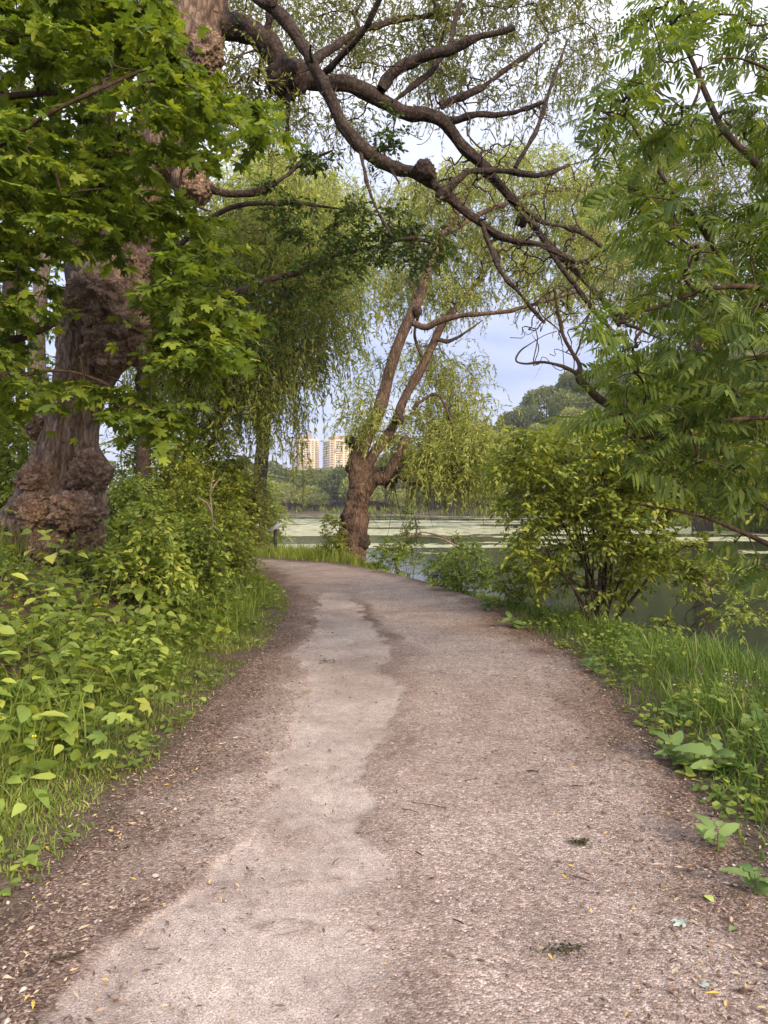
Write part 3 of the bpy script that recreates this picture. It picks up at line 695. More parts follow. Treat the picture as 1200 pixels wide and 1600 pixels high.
# broken stub reaching right out of the trunk and the second, darker stem behind
limb_px(old, [(232, 215, 11.0), (262, 255, 10.9), (285, 285, 10.75), (306, 305, 10.65)], [34, 30, 26, 20], 'stub', M_BARK_OLD, 60, 40, bark_disp(0.01, 0.03, 8, 15, [(p1(300, 290, 10.7), (0.3, 0.3, 0.3), 0.02)]))
limb_px(old, [(150, 480, 11.2), (136, 410, 11.4), (132, 330, 11.6), (140, 230, 11.8), (152, 110, 12.0), (160, -60, 12.3), (158, -240, 12.6), (150, -420, 13)], [34, 28, 26, 24, 22, 17, 11, 3], 'branch', M_BARK, 90, 28, bark_disp(0.0, 0.025, 8, 21))
bd = bark_disp(0.022, 0.020, 14, 31)
sk = []
L1 = [(300, -20, 11), (335, 32, 11.05), (395, 50, 11.1), (425, 92, 11.15), (452, 126, 11.2), (500, 129, 11.25), (545, 133, 11.3), (590, 156, 11.4), (640, 180, 11.5), (690, 190, 11.6), (738, 240, 11.7), (782, 292, 11.8), (812, 326, 11.9), (848, 372, 12.0), (892, 416, 12.1), (935, 462, 12.2), (968, 510, 12.3)]
sk.append(limb_px(old, L1, [21, 19, 18, 18, 14, 11.5, 11.5, 13, 11.5, 10, 9, 7.5, 6, 5, 4.5, 4, 3], 'branch', M_BARK, 190, 26, bd))
L2 = [(372, -60, 10.5), (395, -15, 10.5), (430, 14, 10.5), (457, 42, 10.5), (490, 98, 10.5), (514, 150, 10.5), (535, 196, 10.5), (570, 231, 10.5), (615, 259, 10.55), (652, 271, 10.6), (690, 299, 10.7), (735, 341, 10.8), (790, 373, 10.9), (850, 386, 11), (905, 412, 11.1)]
sk.append(limb_px(old, L2, [9, 9, 9, 9, 9, 9, 9, 9.5, 9, 9, 7.5, 6, 5, 4, 2.5], 'branch', M_BARK, 170, 20, bd))
v, f = burl(p1(664, 268, 10.5), (0.13, 0.13, 0.11), 140, 1.0, (32, 22)); MB().add(v, f).build('burl', M_BARK, old)
v, f = burl(p1(692, 302, 10.6), (0.10, 0.10, 0.09), 141, 1.0, (28, 20)); MB().add(v, f).build('burl', M_BARK, old)
rg = RNG(19)
for li, Lp in ((0, L1), (1, L2)):
    Lw = catmull(P(*np.array(Lp).T), 60)
    for q in rg.integers(8, 54, 9):
        o_ = Lw[q]; dv = nrm(rg.normal(0, 1, 3) + A(0, 0, .3)); ln_ = rg.uniform(.14, .42); r0 = rg.uniform(.014, .030)
        v, f, _ = limb([o_, o_ + dv * ln_ * .5 + rg.normal(0, .02, 3), o_ + dv * ln_], [r0 * 1.5, r0 * .8, r0 * .45], 14, 8, bark_disp(.006, .006, 20, int(q))); MB().add(v, f).build('stub', M_BARK, old)
    for q in rg.integers(6, 50, 3):
        v, f = burl(Lw[q] + rg.normal(0, .05, 3), (rg.uniform(.06, .09),) * 3, int(300 + q + 60 * li), .9, (22, 16)); MB().add(v, f).build('knot', M_BARK, old)
# elbow with its torn, hanging splinter
v, f = burl(p1(447, 122, 11.12), (0.24, 0.24, 0.22), 142, 0.7, (32, 22)); MB().add(v, f).build('burl', M_BARK, old)
limb_px(old, [(447, 120, 11.1), (449, 155, 11.1), (450, 175, 11.1), (448, 222, 11.1)], [14, 6, 4, 0.8], 'splinter', M_BARK, 30, 8, bd)
for pts, r in [([(596, 140, 11.35), (612, 112, 11.3), (650, 92, 11.2), (690, 76, 11.1), (745, 56, 11), (805, 42, 11)], [9, 9, 8, 7, 6, 4]),
               ([(616, 158, 11.4), (650, 128, 11.4), (680, 100, 11.4), (705, 60, 11.5), (720, 0, 11.7)], [5, 5, 4, 4, 3]),
               ([(688, 165, 11.6), (735, 145, 11.6), (760, 132, 11.6), (800, 103, 11.7), (845, 70, 11.8)], [6, 5, 4, 3, 2]),
               ([(700, 190, 11.6), (740, 182, 11.5), (790, 178, 11.4), (850, 160, 11.3)], [6, 5, 4, 2]),
               ([(692, 302, 10.65), (715, 282, 10.6), (735, 266, 10.55), (790, 267, 10.5), (845, 273, 10.4), (890, 258, 10.4)], [8, 6, 5, 4, 3, 2]),
               ([(805, 262, 10.5), (838, 205, 10.5), (868, 115, 10.6), (888, 60, 10.7)], [3, 3, 2, 1]),
               ([(755, 355, 10.8), (782, 420, 10.7), (815, 462, 10.7), (850, 505, 10.7)], [4, 4, 3, 2]),
               ([(800, 310, 11.8), (845, 345, 11.7), (905, 362, 11.6), (955, 395, 11.6)], [4, 3, 3, 2]),
               ([(830, 345, 11.9), (870, 405, 11.8), (915, 470, 11.7), (960, 520, 11.7)], [4, 4, 3, 2]),
               ([(860, 400, 12), (905, 410, 11.9), (945, 390, 11.8), (985, 355, 11.8)], [4, 3, 2, 2]),
               ([(405, 60, 11.1), (423, 20, 11.0), (418, -40, 11.0)], [6, 5, 4]),
               ([(560, 228, 10.5), (575, 290, 10.4), (590, 330, 10.4), (612, 370, 10.4)], [2.5, 2, 1.5, 1]),
               ([(470, 110, 11.2), (520, 75, 11.6), (560, 50, 12), (640, 30, 12.5), (720, 20, 13)], [7, 6, 5, 4, 3]),
               ([(500, 120, 11.2), (560, 60, 10.5), (600, -20, 10)], [5, 4, 3])]:
    sk.append(limb_px(old, pts, r, 'branch', M_BARK, 50, 9, bd))
thin = limb_px(old, [(270, 262, 10.9), (300, 272, 10.75), (326, 293, 10.7), (360, 302, 10.7), (402, 299, 10.8), (438, 283, 10.8), (463, 262, 10.9), (492, 250, 11), (520, 235, 11)], [10, 8, 7, 5, 5, 4, 4, 3, 1.5], 'branch', M_BARK, 70, 10, bd)
rg = RNG(21)
skel = np.vstack([s[::3] for s in sk])
cs = np.vstack([region([(340, -140), (900, -160), (960, 60), (900, 190), (820, 150), (740, 170), (640, 120), (560, 110), (470, 100), (400, 40), (340, 30)], 250, 11.7, 16.0, rg),
                region([(340, 50), (420, 60), (470, 140), (560, 140), (560, 215), (480, 190), (400, 250), (350, 180)], 36, 10.5, 14, rg),
                region([(560, 200), (700, 220), (860, 240), (980, 380), (980, 540), (880, 500), (780, 420), (690, 360), (600, 330)], 60, 10.2, 13, rg)])
C, R = grow(skel, cs, rg, 0.0032, 0.026)
tw = MB().add(*tubes(C, R, 5))
# bare, fine twigs hanging over the gap of sky
bare = np.vstack([region([(660, 280), (760, 270), (960, 380), (980, 520), (880, 490), (760, 430)], 170, 10.4, 12.4, rg), region([(420, 130), (560, 60), (760, 60), (900, 180), (930, 330), (760, 300), (640, 220), (520, 260)], 150, 10.3, 12.6, rg), region([(740, 380), (960, 440), (930, 600), (800, 560)], 40, 10.4, 12.0, rg)])
Cb, Rb = grow(skel, bare, rg, 0.0056, 0.014, -0.05); tw.add(*tubes(Cb, Rb, 4))
Cs, pos, ld, up, sz = strands(np.repeat(cs[:286], 10, 0) + rg.normal(0, 0.16, (286 * 10, 3)), rg, (0.4, 1.05), 7, 0.32, per=19, size=0.092)
tw.add(*tubes(Cs, np.interp(np.arange(7), [0, 6], [0.0032, 0.0012])[None] * np.ones((len(Cs), 7)), 3))
MBc = MB().add(*leaves(T_WILLOW, pos, ld, up, sz))
Cs2, pos, ld, up, sz = strands(np.repeat(cs[286:], 3, 0), rg, (0.3, 0.7), 6, 0.5, per=12, size=0.08)
tw.add(*tubes(Cs2, np.interp(np.arange(6), [0, 5], [0.003, 0.0012])[None] * np.ones((len(Cs2), 6)), 3))
MBc.add(*leaves(T_WILLOW, pos, ld, up, sz))
tw.build('twigs', M_TWIG, old, kind='stuff')
MBc.build('crown', L_WILLOW, old, kind='stuff')
# dark tufts of shoots on the thin low branch and on the second limb
tuft = np.vstack([P(rg.normal(485, 14, 26), rg.normal(248, 11, 26), rg.normal(11, .12, 26)), P(rg.normal(418, 8, 8), rg.normal(290, 7, 8), rg.normal(10.8, .08, 8)), P(rg.normal(604, 12, 20), rg.normal(225, 20, 20), rg.normal(10.6, .1, 20))])
_, _, pos, ld, up, sz = sprays(tuft, rg, 3, 0.14, 6, 0.8, 0.3, size=0.075, updev=0.7)
MB().add(*leaves(T_SMALL, pos, ld, up, sz)).build('shoots', L_DARK, old, kind='stuff')

# ------------------------------------------------------------------ the leaning willow at the water's edge
D2 = 23.6
b2 = P(553, 872, D2); b2[2] = -0.12
mid = thing('lakeside_willow', 'leaning willow with forked trunk and pale drooping foliage at the bend of the path', 'tree', b2)
bm = bark_disp(0.02, 0.02, 10, 51, [(P(545, 815, D2), (0.4, 0.5, 0.9), 0.02)])
mk = []
mk.append(limb_px(mid, [(551, 880, D2), (552, 850, D2), (555, 815, D2), (561, 780, D2), (563, 755, D2), (557, 722, D2), (560, 700, D2)], [23, 20.5, 18, 16.5, 16, 14, 8], 'trunk', M_BARK_MID, 130, 44, bm, 0.18))
lm = bark_disp(0.012, 0.014, 14, 61)
for pts, r in [([(561, 770, D2), (557, 728, D2), (570, 684, D2), (592, 640, D2), (606, 592, D2), (617, 552, D2), (636, 505, D2), (652, 470, D2), (668, 425, D2), (690, 370, D2 + .2), (720, 320, D2 + .5), (742, 270, D2 + .9)], [13, 14, 12.5, 10.5, 9.5, 9, 8.5, 8, 7.5, 6, 5, 3]),
               ([(566, 745, D2), (585, 708, D2 + .2), (612, 672, D2 + .4), (634, 620, D2 + .5), (656, 580, D2 + .6), (672, 548, D2 + .6), (690, 508, D2 + .7), (712, 482, D2 + .8), (745, 440, D2 + 1.2), (790, 385, D2 + 1.6)], [10, 9, 8, 7, 7, 6, 6, 5, 4, 2.5]),
               ([(567, 772, D2), (585, 752, D2 - .2), (603, 742, D2 - .4), (618, 718, D2 - .5), (628, 700, D2 - .5), (636, 682, D2 - .5)], [11, 10, 10, 8, 7, 5]),
               ([(572, 742, D2), (600, 733, D2 + .3), (640, 731, D2 + .5), (680, 736, D2 + .6), (706, 729, D2 + .7), (735, 745, D2 + .8)], [7, 7, 7, 6, 5, 2]),
               ([(644, 505, D2), (665, 510, D2 - .2), (690, 500, D2 - .4), (730, 492, D2 - .6), (790, 486, D2 - .8), (840, 475, D2 - 1), (905, 455, D2 - 1.2)], [5, 5, 5, 4, 3.5, 3, 2]),
               ([(675, 530, D2 + .6), (700, 533, D2 + .4), (720, 524, D2 + .3), (755, 500, D2 + .2)], [3, 3, 2, 1]),
               ([(645, 640, D2 + .5), (670, 618, D2 + .3), (690, 622, D2 + .2), (705, 660, D2 + .1)], [3, 2.5, 2, 1]),
               ([(600, 736, D2), (640, 752, D2 - .5), (680, 765, D2 - 1), (720, 772, D2 - 1.2)], [3, 2.5, 2, 1]),
               ([(660, 560, D2 + .6), (648, 520, D2 + .3), (655, 480, D2), (640, 440, D2 - .4)], [3, 2, 2, 1]),
               ([(690, 370, D2), (760, 330, D2), (840, 300, D2 + .5), (930, 300, D2 + 1)], [4, 3.5, 3, 1.5]),
               ([(690, 410, D2), (640, 370, D2 - .4), (600, 340, D2 - .6)], [4, 3, 1.5])]:
    mk.append(limb_px(mid, pts, r, 'branch', M_BARK_MID, 90, 16, lm, 0.25 if r[0] > 8 else 0.8))
for i, (px, py, r) in enumerate([(548, 690, 7), (607, 748, 12), (613, 735, 8), (632, 690, 6), (652, 487, 7), (584, 670, 6), (545, 812, 11), (566, 845, 11), (548, 850, 10), (622, 655, 8), (546, 730, 6)]):
    v, f = burl(P(px, py, D2 - 0.12), (r * D2 / FPX,) * 3, 160 + i, 0.9, (26, 18)); MB().add(v, f).build('burl', M_BARK, mid)
rg = RNG(33)
sk2 = np.vstack([m[::2] for m in mk[1:]])
ca = np.vstack([region([(560, 440), (600, 350), (640, 270), (800, 220), (960, 260), (960, 420), (880, 480), (780, 470), (700, 490), (640, 470), (570, 470)], 300, 23.5, 28, rg),
                region([(540, 470), (650, 450), (640, 520), (600, 600), (560, 640), (530, 590)], 15, 23.9, 26, rg),
                region([(650, 530), (740, 560), (780, 610), (760, 680), (690, 700), (610, 700), (570, 690), (640, 640)], 80, 23.8, 27, rg),
                region([(540, 640), (590, 600), (585, 660), (560, 700)], 12, 22.5, 24, rg),
                region([(640, 690), (770, 660), (800, 720), (760, 760), (660, 750)], 125, 22.3, 26, rg)])
C, R = grow(sk2, ca, rg, 0.005, 0.035)
tw = MB().add(*tubes(C, R, 4))
Cs, pos, ld, up, sz = strands(np.repeat(ca, 9, 0) + rg.normal(0, 0.25, (len(ca) * 9, 3)), rg, (0.5, 1.4), 7, 0.42, per=21, size=0.145)
tw.add(*tubes(Cs, np.interp(np.arange(7), [0, 6], [0.005, 0.002])[None] * np.ones((len(Cs), 7)), 3))
tw.build('twigs', M_TWIG, mid, kind='stuff')
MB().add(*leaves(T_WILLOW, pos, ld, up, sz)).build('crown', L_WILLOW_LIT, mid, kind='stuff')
hang = MB()
for px, py in [(569, 770), (613, 752), (640, 748), (668, 745)]:
    n = 5; st = P(np.full(n, px) + rg.normal(0, 6, n), np.full(n, py), np.full(n, D2 - .5))
    t = np.linspace(0, 1, 8)
    Ch = st[:, None] + np.stack([rg.normal(0.2, 0.5, n)[:, None] * t ** 2 * 1.1, rg.normal(0, .3, n)[:, None] * t, -rg.uniform(0.6, 1.9, n)[:, None] * t ** 1.3], -1)
    hang.add(*tubes(Ch, np.interp(t, [0, 1], [0.014, 0.004])[None] * np.ones((n, 8)), 4))
hang.build('dead_twigs', M_TWIG, mid, kind='stuff')

# ------------------------------------------------------------------ generic weeping / broadleaf trees
def weeping(name, label, base, poly, d0, d1, n, rg, lm_, trunk, holes=(), per_c=8, length=(0.8, 2.2), size=0.11, group=None, pull=0.7, tmpl=T_WILLOW, bark=None):
    t = thing(name, label, 'tree', base, group)
    s = [limb_px(t, pts, r, 'trunk' if i == 0 else 'branch', bark or M_BARK, 60, 16, bark_disp(0.015, 0.02, 9, 71 + i)) for i, (pts, r) in enumerate(trunk)]
    c = region(poly, n, d0, d1, rg, holes)
    C, R = grow(np.vstack([q[::3] for q in s]), c, rg, 0.005, 0.05)
    tw = MB().add(*tubes(C, R, 4))
    Cs, pos, ld, up, sz = strands(np.repeat(c, per_c, 0) + rg.normal(0, 0.3, (len(c) * per_c, 3)), rg, length, 7, pull, per=15, size=size)
    tw.add(*tubes(Cs, np.interp(np.arange(7), [0, 6], [0.005, 0.002])[None] * np.ones((len(Cs), 7)), 3))
    tw.build('twigs', M_TWIG, t, kind='stuff')
    MB().add(*leaves(tmpl, pos, ld, up, sz)).build('crown', lm_, t, kind='stuff')
    return t
def on_ground(px, py_unused, d):
    q = P(px, 800, d); q[2] = float(H(q[0], q[1])) - 0.05; return q
rg = RNG(41)
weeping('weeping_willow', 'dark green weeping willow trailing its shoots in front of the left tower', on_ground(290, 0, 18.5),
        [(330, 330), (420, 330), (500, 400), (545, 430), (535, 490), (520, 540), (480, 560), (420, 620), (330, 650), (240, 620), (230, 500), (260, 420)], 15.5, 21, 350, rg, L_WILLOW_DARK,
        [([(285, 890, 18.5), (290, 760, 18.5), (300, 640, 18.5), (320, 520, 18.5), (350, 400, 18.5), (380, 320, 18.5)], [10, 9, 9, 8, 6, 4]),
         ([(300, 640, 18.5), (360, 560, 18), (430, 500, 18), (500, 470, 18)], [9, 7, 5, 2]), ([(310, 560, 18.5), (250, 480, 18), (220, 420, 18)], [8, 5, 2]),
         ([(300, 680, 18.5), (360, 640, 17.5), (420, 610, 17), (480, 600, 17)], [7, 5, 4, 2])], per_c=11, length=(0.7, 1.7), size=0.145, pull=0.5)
# the curtain of long shoots that hangs low at its right side
rg = RNG(43)
wt_ = bpy.data.objects['weeping_willow']
px = np.concatenate([np.r_[rg.uniform(395, 470, 34), rg.uniform(480, 530, 10)], rg.normal(475, 4, 5), rg.normal(459, 4, 5), rg.uniform(280, 420, 30)]); py = np.concatenate([np.r_[rg.uniform(560, 640, 34), rg.uniform(530, 570, 10)], rg.uniform(600, 640, 10), rg.uniform(580, 650, 30)])
st = P(px, py, rg.uniform(16, 18.5, len(px))); ln = np.concatenate([np.r_[rg.uniform(0.5, 1.7, 34), rg.uniform(0.5, 1.3, 10)], rg.uniform(1.5, 2.2, 10), rg.uniform(0.4, 1.2, 30)])
t = np.linspace(0, 1, 9)
Cc = st[:, None] + np.stack([rg.normal(0, .10, len(st))[:, None] * t + 0.03 * np.sin(t * 9)[None], rg.normal(0, .1, len(st))[:, None] * t, -ln[:, None] * t], -1)
per = 46; u = rg.uniform(0, 7.99, (len(st), per)); i = u.astype(int); f_ = (u - i)[..., None]; r_ = np.arange(len(st))[:, None]
pos = (Cc[r_, i] * (1 - f_) + Cc[r_, i + 1] * f_).reshape(-1, 3)
ld = nrm(rg.normal(0, .55, (len(pos), 3)) + A(0, 0, -0.8))
cm = MB().add(*leaves(T_WILLOW, pos, ld, rg.normal(0, 1, (len(pos), 3)), 0.115 * rg.uniform(.7, 1.2, len(pos)))); cm.build('hanging_shoots', L_WILLOW_DARK, wt_, kind='stuff')
MB().add(*tubes(Cc, np.full((len(st), 9), 0.004), 3)).build('hanging_twigs', M_TWIG, wt_, kind='stuff')
rg = RNG(47)
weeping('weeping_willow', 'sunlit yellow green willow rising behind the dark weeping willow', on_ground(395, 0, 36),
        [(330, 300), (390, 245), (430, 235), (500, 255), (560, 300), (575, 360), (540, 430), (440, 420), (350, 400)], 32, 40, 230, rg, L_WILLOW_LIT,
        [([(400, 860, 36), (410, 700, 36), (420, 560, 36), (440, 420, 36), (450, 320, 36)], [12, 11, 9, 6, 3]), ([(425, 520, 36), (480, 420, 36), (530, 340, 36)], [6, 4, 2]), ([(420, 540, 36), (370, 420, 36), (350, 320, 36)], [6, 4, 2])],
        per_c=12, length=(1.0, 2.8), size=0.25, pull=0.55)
weeping('weeping_willow', 'tall willow with two leaning stems across the water behind the ash leaves', on_ground(1096, 0, 69),
        [(980, 200), (1200, 180), (1260, 420), (1240, 560), (1150, 520), (1040, 520), (960, 470), (900, 420), (940, 280)], 60, 74, 270, rg, L_WILLOW,
        [([(1098, 830, 69), (1096, 700, 69), (1092, 560, 69), (1096, 480, 69), (1104, 400, 69), (1110, 300, 69)], [15, 14, 13, 11, 8, 4]), ([(1094, 600, 69), (1115, 530, 69), (1135, 470, 69), (1150, 400, 69)], [12, 10, 7, 4]),
         ([(1100, 560, 69), (1150, 520, 69), (1200, 500, 69)], [9, 8, 4]), ([(1080, 560, 69), (1066, 480, 69), (1060, 380, 69)], [4, 4, 2])], per_c=11, length=(1.4, 4.0), size=0.42, pull=0.5)

def broadleaf(name, label, base, trunk, poly, d0, d1, n, rg, lm_, tmpl, size, twigs=4, tl=0.5, per=7, flat=0.5, droop=0.25, holes=(), bark=None, group=None, cat='tree', rmax=0.03, rtip=0.004, updev=0.4, tname='trunk', sides=12):
    t = thing(name, label, cat, base, group)
    s = [limb_px(t, pts, r, tname if i == 0 else 'branch', bark or M_BARK, 50, sides, bark_disp(0.008, 0.010, 16, 81 + i)) for i, (pts, r) in enumerate(trunk)]
    c = np.vstack([region(pl, k, d0, d1, rg, holes) for pl, k in (poly if isinstance(poly[0][0], list) else [(poly, n)])])
    C, R = grow(np.vstack([q[::3] for q in s]), c, rg, rtip, rmax)
    tw = MB().add(*tubes(C, R, 4))
    Cs, w, pos, ld, up, sz = sprays(c, rg, twigs, tl, per, flat, droop, size=size, updev=updev)
    tw.add(*tubes(Cs, w * rtip * 0.7, 3)); tw.build('twigs', M_TWIG, t, kind='stuff')
    return t, pos, ld, up, sz
def crown(t, pos, ld, up, sz, lm_, tmpl, name='crown'):
    MB().add(*leaves(tmpl, pos, ld, up, sz)).build(name, lm_, t, kind='stuff')
def leaf_parts(t, pos, ld, up, sz, lm_, tmpls, limit=300, name='leaf', rest='crown'):
    """the leaves that show largest become parts of their own, the rest one mass"""
    key = np.where(in_frame(pos), sz / pos[:, 1], 0); o = np.argsort(-key); near, far = o[:limit], o[limit:]
    mes = [MB().add(*tm).mesh(name, lm_) for tm in tmpls]
    F = frame_of(ld[near], up[near])
    for k, i in enumerate(near): place(name, mes[k % len(mes)], t, F[k], pos[i], float(sz[i]))
    if len(far):
        mb = MB()
        for j, tm in enumerate(tmpls):
            q = far[j::len(tmpls)]; mb.add(*leaves(tm, pos[q], ld[q], up[q], sz[q]))
        mb.build(rest, lm_, t, kind='stuff')

# maple boughs at upper left ---------------------------------------------------
rg = RNG(51)
HOLES = [[(255, -20), (350, -20), (345, 95), (318, 110), (285, 70)], [(262, 255), (318, 262), (322, 312), (290, 312)], [(95, 430), (215, 425), (240, 500), (232, 580), (150, 585), (85, 570)], [(50, 640), (165, 655), (170, 900), (0, 900)], [(45, 440), (75, 440), (80, 560), (50, 560)], [(186, 372), (240, 372), (238, 440), (200, 440)]]
mp_base = on_ground(-330, 0, 7.6)
maple, pos, ld, up, sz = broadleaf('maple_tree', 'maple bough of broad lobed leaves reaching in front of the burled trunk', mp_base,
    [([(-330, 1010, 7.6), (-325, 800, 7.6), (-320, 560, 7.6), (-310, 300, 7.6), (-300, 40, 7.6), (-295, -150, 7.6), (-290, -420, 7.6)], [34, 29, 26, 22, 18, 12, 3]),
     ([(-315, 430, 7.6), (-180, 330, 7.2), (-40, 250, 6.8), (90, 170, 6.5), (200, 120, 6.4), (260, 95, 6.4)], [11, 8, 5, 3.5, 2.5, 1.2]),
     ([(-315, 520, 7.6), (-160, 520, 7.8), (-40, 540, 8), (30, 528, 8.2), (85, 508, 8.4)], [14, 11, 8, 6, 3]),
     ([(-308, 250, 7.6), (-150, 180, 7.4), (20, 150, 7.4), (110, 140, 7.3), (150, 90, 7.2), (182, 15, 7.1)], [10, 7, 4.5, 3, 2.5, 1.2]),
     ([(-312, 350, 7.6), (-120, 330, 8.2), (80, 330, 8.6), (220, 300, 8.8), (330, 330, 9)], [10, 7, 4.5, 3, 1.5]),
     ([(-318, 600, 7.6), (-150, 600, 7.4), (0, 590, 7.4), (110, 580, 7.6), (210, 620, 7.8)], [8, 6, 4, 3, 1.5])],
    [([(-120, -60), (230, -60), (255, 30), (290, 90), (330, 130), (345, 200), (330, 250), (180, 260), (-120, 240)], 165), ([(300, 130), (400, 160), (425, 215), (380, 250), (330, 230)], 9), ([(-120, 230), (200, 240), (270, 300), (330, 340), (370, 420), (330, 470), (230, 440), (120, 380), (-120, 400)], 120), ([(-120, 400), (60, 380), (100, 460), (60, 640), (-120, 680)], 75), ([(90, 590), (200, 585), (260, 650), (245, 690), (150, 640), (90, 625)], 16), ([(230, 460), (350, 470), (330, 560), (240, 570)], 48)],
    6.2, 9.4, 0, rg, L_MAPLE, T_MAPLE, 0.098, 5, 0.42, 8, 0.22, 0.28, HOLES, group=None, updev=0.38)
for ch in maple.children:
    if ch.name.startswith('branch'): ch.data.materials[0] = M_TWIG
mx_, my_ = PX(pos)
k = np.ones(len(pos), bool)
for h in HOLES: k &= ~(inside(mx_, my_, np.asarray(h, float)) & (rg.random(len(pos)) < .84))
leaf_parts(maple, pos[k], ld[k], up[k], sz[k] * rg.uniform(.7, 1.3, int(k.sum())), L_MAPLE, [t_maple(a, b, c) for a, b, c in ((.16, .22, 1.0), (.35, .10, .92), (.05, .40, 1.08), (.28, .30, .85))])

# dark oak boughs between the limb and the hanging willow ------------------------
rg = RNG(57)
oak, pos, ld, up, sz = broadleaf('oak_tree', 'dark leafy boughs reaching right under the overhead limbs from behind the burled trunk', on_ground(215, 0, 14.2),
    [([(215, 900, 14.2), (222, 700, 14.2), (235, 500, 14.2), (255, 330, 14.2), (280, 200, 14.2)], [13, 12, 11, 8, 5]),
     ([(236, 490, 14.2), (330, 470, 14.1), (425, 436, 14), (470, 425, 14), (510, 402, 14), (570, 390, 14), (640, 372, 14), (700, 388, 14)], [8, 7, 5, 5, 4, 3, 3, 1]),
     ([(245, 420, 14.2), (350, 330, 14), (450, 320, 13.8), (560, 330, 13.8)], [6, 4, 3, 1])],
    [([(400, 300), (500, 320), (600, 315), (640, 340), (600, 400), (500, 390), (430, 370)], 62), ([(600, 350), (690, 350), (712, 385), (670, 432), (625, 410)], 40), ([(560, 350), (610, 360), (600, 410), (560, 420)], 14), ([(420, 400), (560, 380), (540, 450), (430, 480)], 40), ([(230, 400), (330, 380), (420, 450), (440, 560), (300, 560), (230, 500)], 90)],
    13.2, 15, 0, rg, L_DARK, T_SMALL, 0.1, 4, 0.28, 7, 0.6, 0.2, updev=0.6)
crown(oak, pos, ld, up, sz, L_DARK, T_SMALL)

# ------------------------------------------------------------------ ash tree leaning in from the right
rg = RNG(61)
ash = thing('ash_tree', 'ash tree leaning in from the right with long feather shaped leaves', 'tree', on_ground(1390, 0, 5.4))
sk = []
for i, (pts, r) in enumerate([([(1390, 1130, 5.4), (1370, 900, 5.4), (1345, 650, 5.4), (1320, 400, 5.5), (1290, 150, 5.6), (1270, -80, 5.7), (1262, -300, 5.8)], [24, 21, 18, 15, 12, 8, 3]),
       ([(1340, 620, 5.4), (1240, 560, 5.5), (1150, 440, 5.6), (1085, 340, 5.6), (1040, 285, 5.6), (985, 190, 5.6), (950, 175, 5.6)], [14, 11, 8, 6, 5, 3, 1.5]),
       ([(1320, 400, 5.5), (1220, 290, 5.9), (1130, 200, 6.1), (1075, 80, 6.2), (1040, 20, 6.2)], [13, 10, 8, 5, 3]),
       ([(1330, 520, 5.4), (1200, 455, 5.2), (1110, 450, 5.1), (1030, 480, 5.1), (960, 492, 5.1), (925, 500, 5.1)], [11, 8, 6, 4, 3, 1.5]),
       ([(1360, 800, 5.4), (1262, 872, 5.3), (1195, 846, 5.3), (1110, 812, 5.3), (1040, 796, 5.3), (1000, 790, 5.4)], [12, 9, 6, 4, 3, 2]),
       ([(1355, 700, 5.4), (1240, 655, 5.0), (1150, 655, 4.9), (1060, 672, 4.9), (985, 690, 5)], [11, 8, 6, 4, 2]),
       ([(1345, 640, 5.4), (1230, 560, 5.8), (1120, 570, 6.0), (1020, 600, 6.1), (960, 640, 6.2)], [11, 8, 6, 4, 2]),
       ([(1300, 220, 5.6), (1230, 130, 5.0), (1150, 90, 4.8), (1090, 110, 4.8)], [9, 6, 4, 2]),
       # the bare forked branch against the sky
       ([(1100, 720, 6.0), (1040, 690, 6.0), (985, 660, 6.0), (940, 625, 6.0), (915, 600, 6.0), (905, 590, 6.0), (906, 570, 6.0), (893, 548, 6.0), (880, 525, 6.0), (870, 485, 6.0), (865, 450, 6.0)], [8, 7, 6, 6, 5.5, 5, 3.5, 3, 2.6, 2, 1.2]),
       ([(906, 588, 6.0), (880, 572, 6.0), (850, 565, 6.0), (820, 568, 6.0), (806, 563, 6.0), (818, 545, 6.05), (850, 525, 6.1), (870, 518, 6.1)], [3.5, 2.8, 2.4, 2, 1.8, 1.5, 1, .6]),
       ([(899, 556, 6.0), (908, 530, 5.95), (918, 500, 5.9), (922, 490, 5.9)], [1.8, 1.4, 1, .6]), ([(885, 530, 6), (862, 505, 6.1), (845, 490, 6.2), (838, 470, 6.2)], [1.6, 1.2, .9, .5]),
       ([(876, 508, 6), (890, 490, 6), (896, 470, 6)], [1.3, .9, .5]), ([(850, 565, 6), (838, 585, 6), (828, 600, 6)], [1.2, .8, .4]), ([(835, 566, 6), (842, 545, 6), (832, 522, 6)], [1.2, .8, .4])]):
    sk.append(limb_px(ash, pts, r if i == 0 or i >= 8 else [q * .6 for q in r], 'trunk' if i == 0 else 'branch', M_BARK if i == 0 else M_TWIG, 60, 10, bark_disp(0.002, 0.004, 26, 91 + i)))
skel = np.vstack([s[::2] for s in sk[:8]])
cs = np.vstack([region([(905, 170), (960, 120), (1010, -20), (1240, -40), (1240, 330), (1060, 330), (980, 300), (930, 240)], 108, 4.6, 7.4, rg),
                region([(930, 260), (1060, 330), (1240, 330), (1240, 460), (1130, 400), (1060, 440), (1000, 400), (935, 330)], 50, 4.6, 6.5, rg),
                region([(900, 480), (1010, 430), (1100, 450), (1240, 470), (1240, 600), (1100, 560), (1000, 560), (920, 540)], 46, 4.6, 6.4, rg),
                region([(960, 560), (1240, 580), (1240, 800), (1150, 780), (1040, 750), (970, 700), (940, 640)], 105, 4.4, 6.4, rg),
                region([(1120, 830), (1240, 850), (1240, 930), (1160, 900)], 4, 4.6, 5.6, rg)])
C, R = grow(skel, cs, rg, 0.0035, 0.016)
twm = MB().add(*tubes(C, R, 5))
twm.build('twigs', M_TWIG, ash, kind='stuff')
K = 4
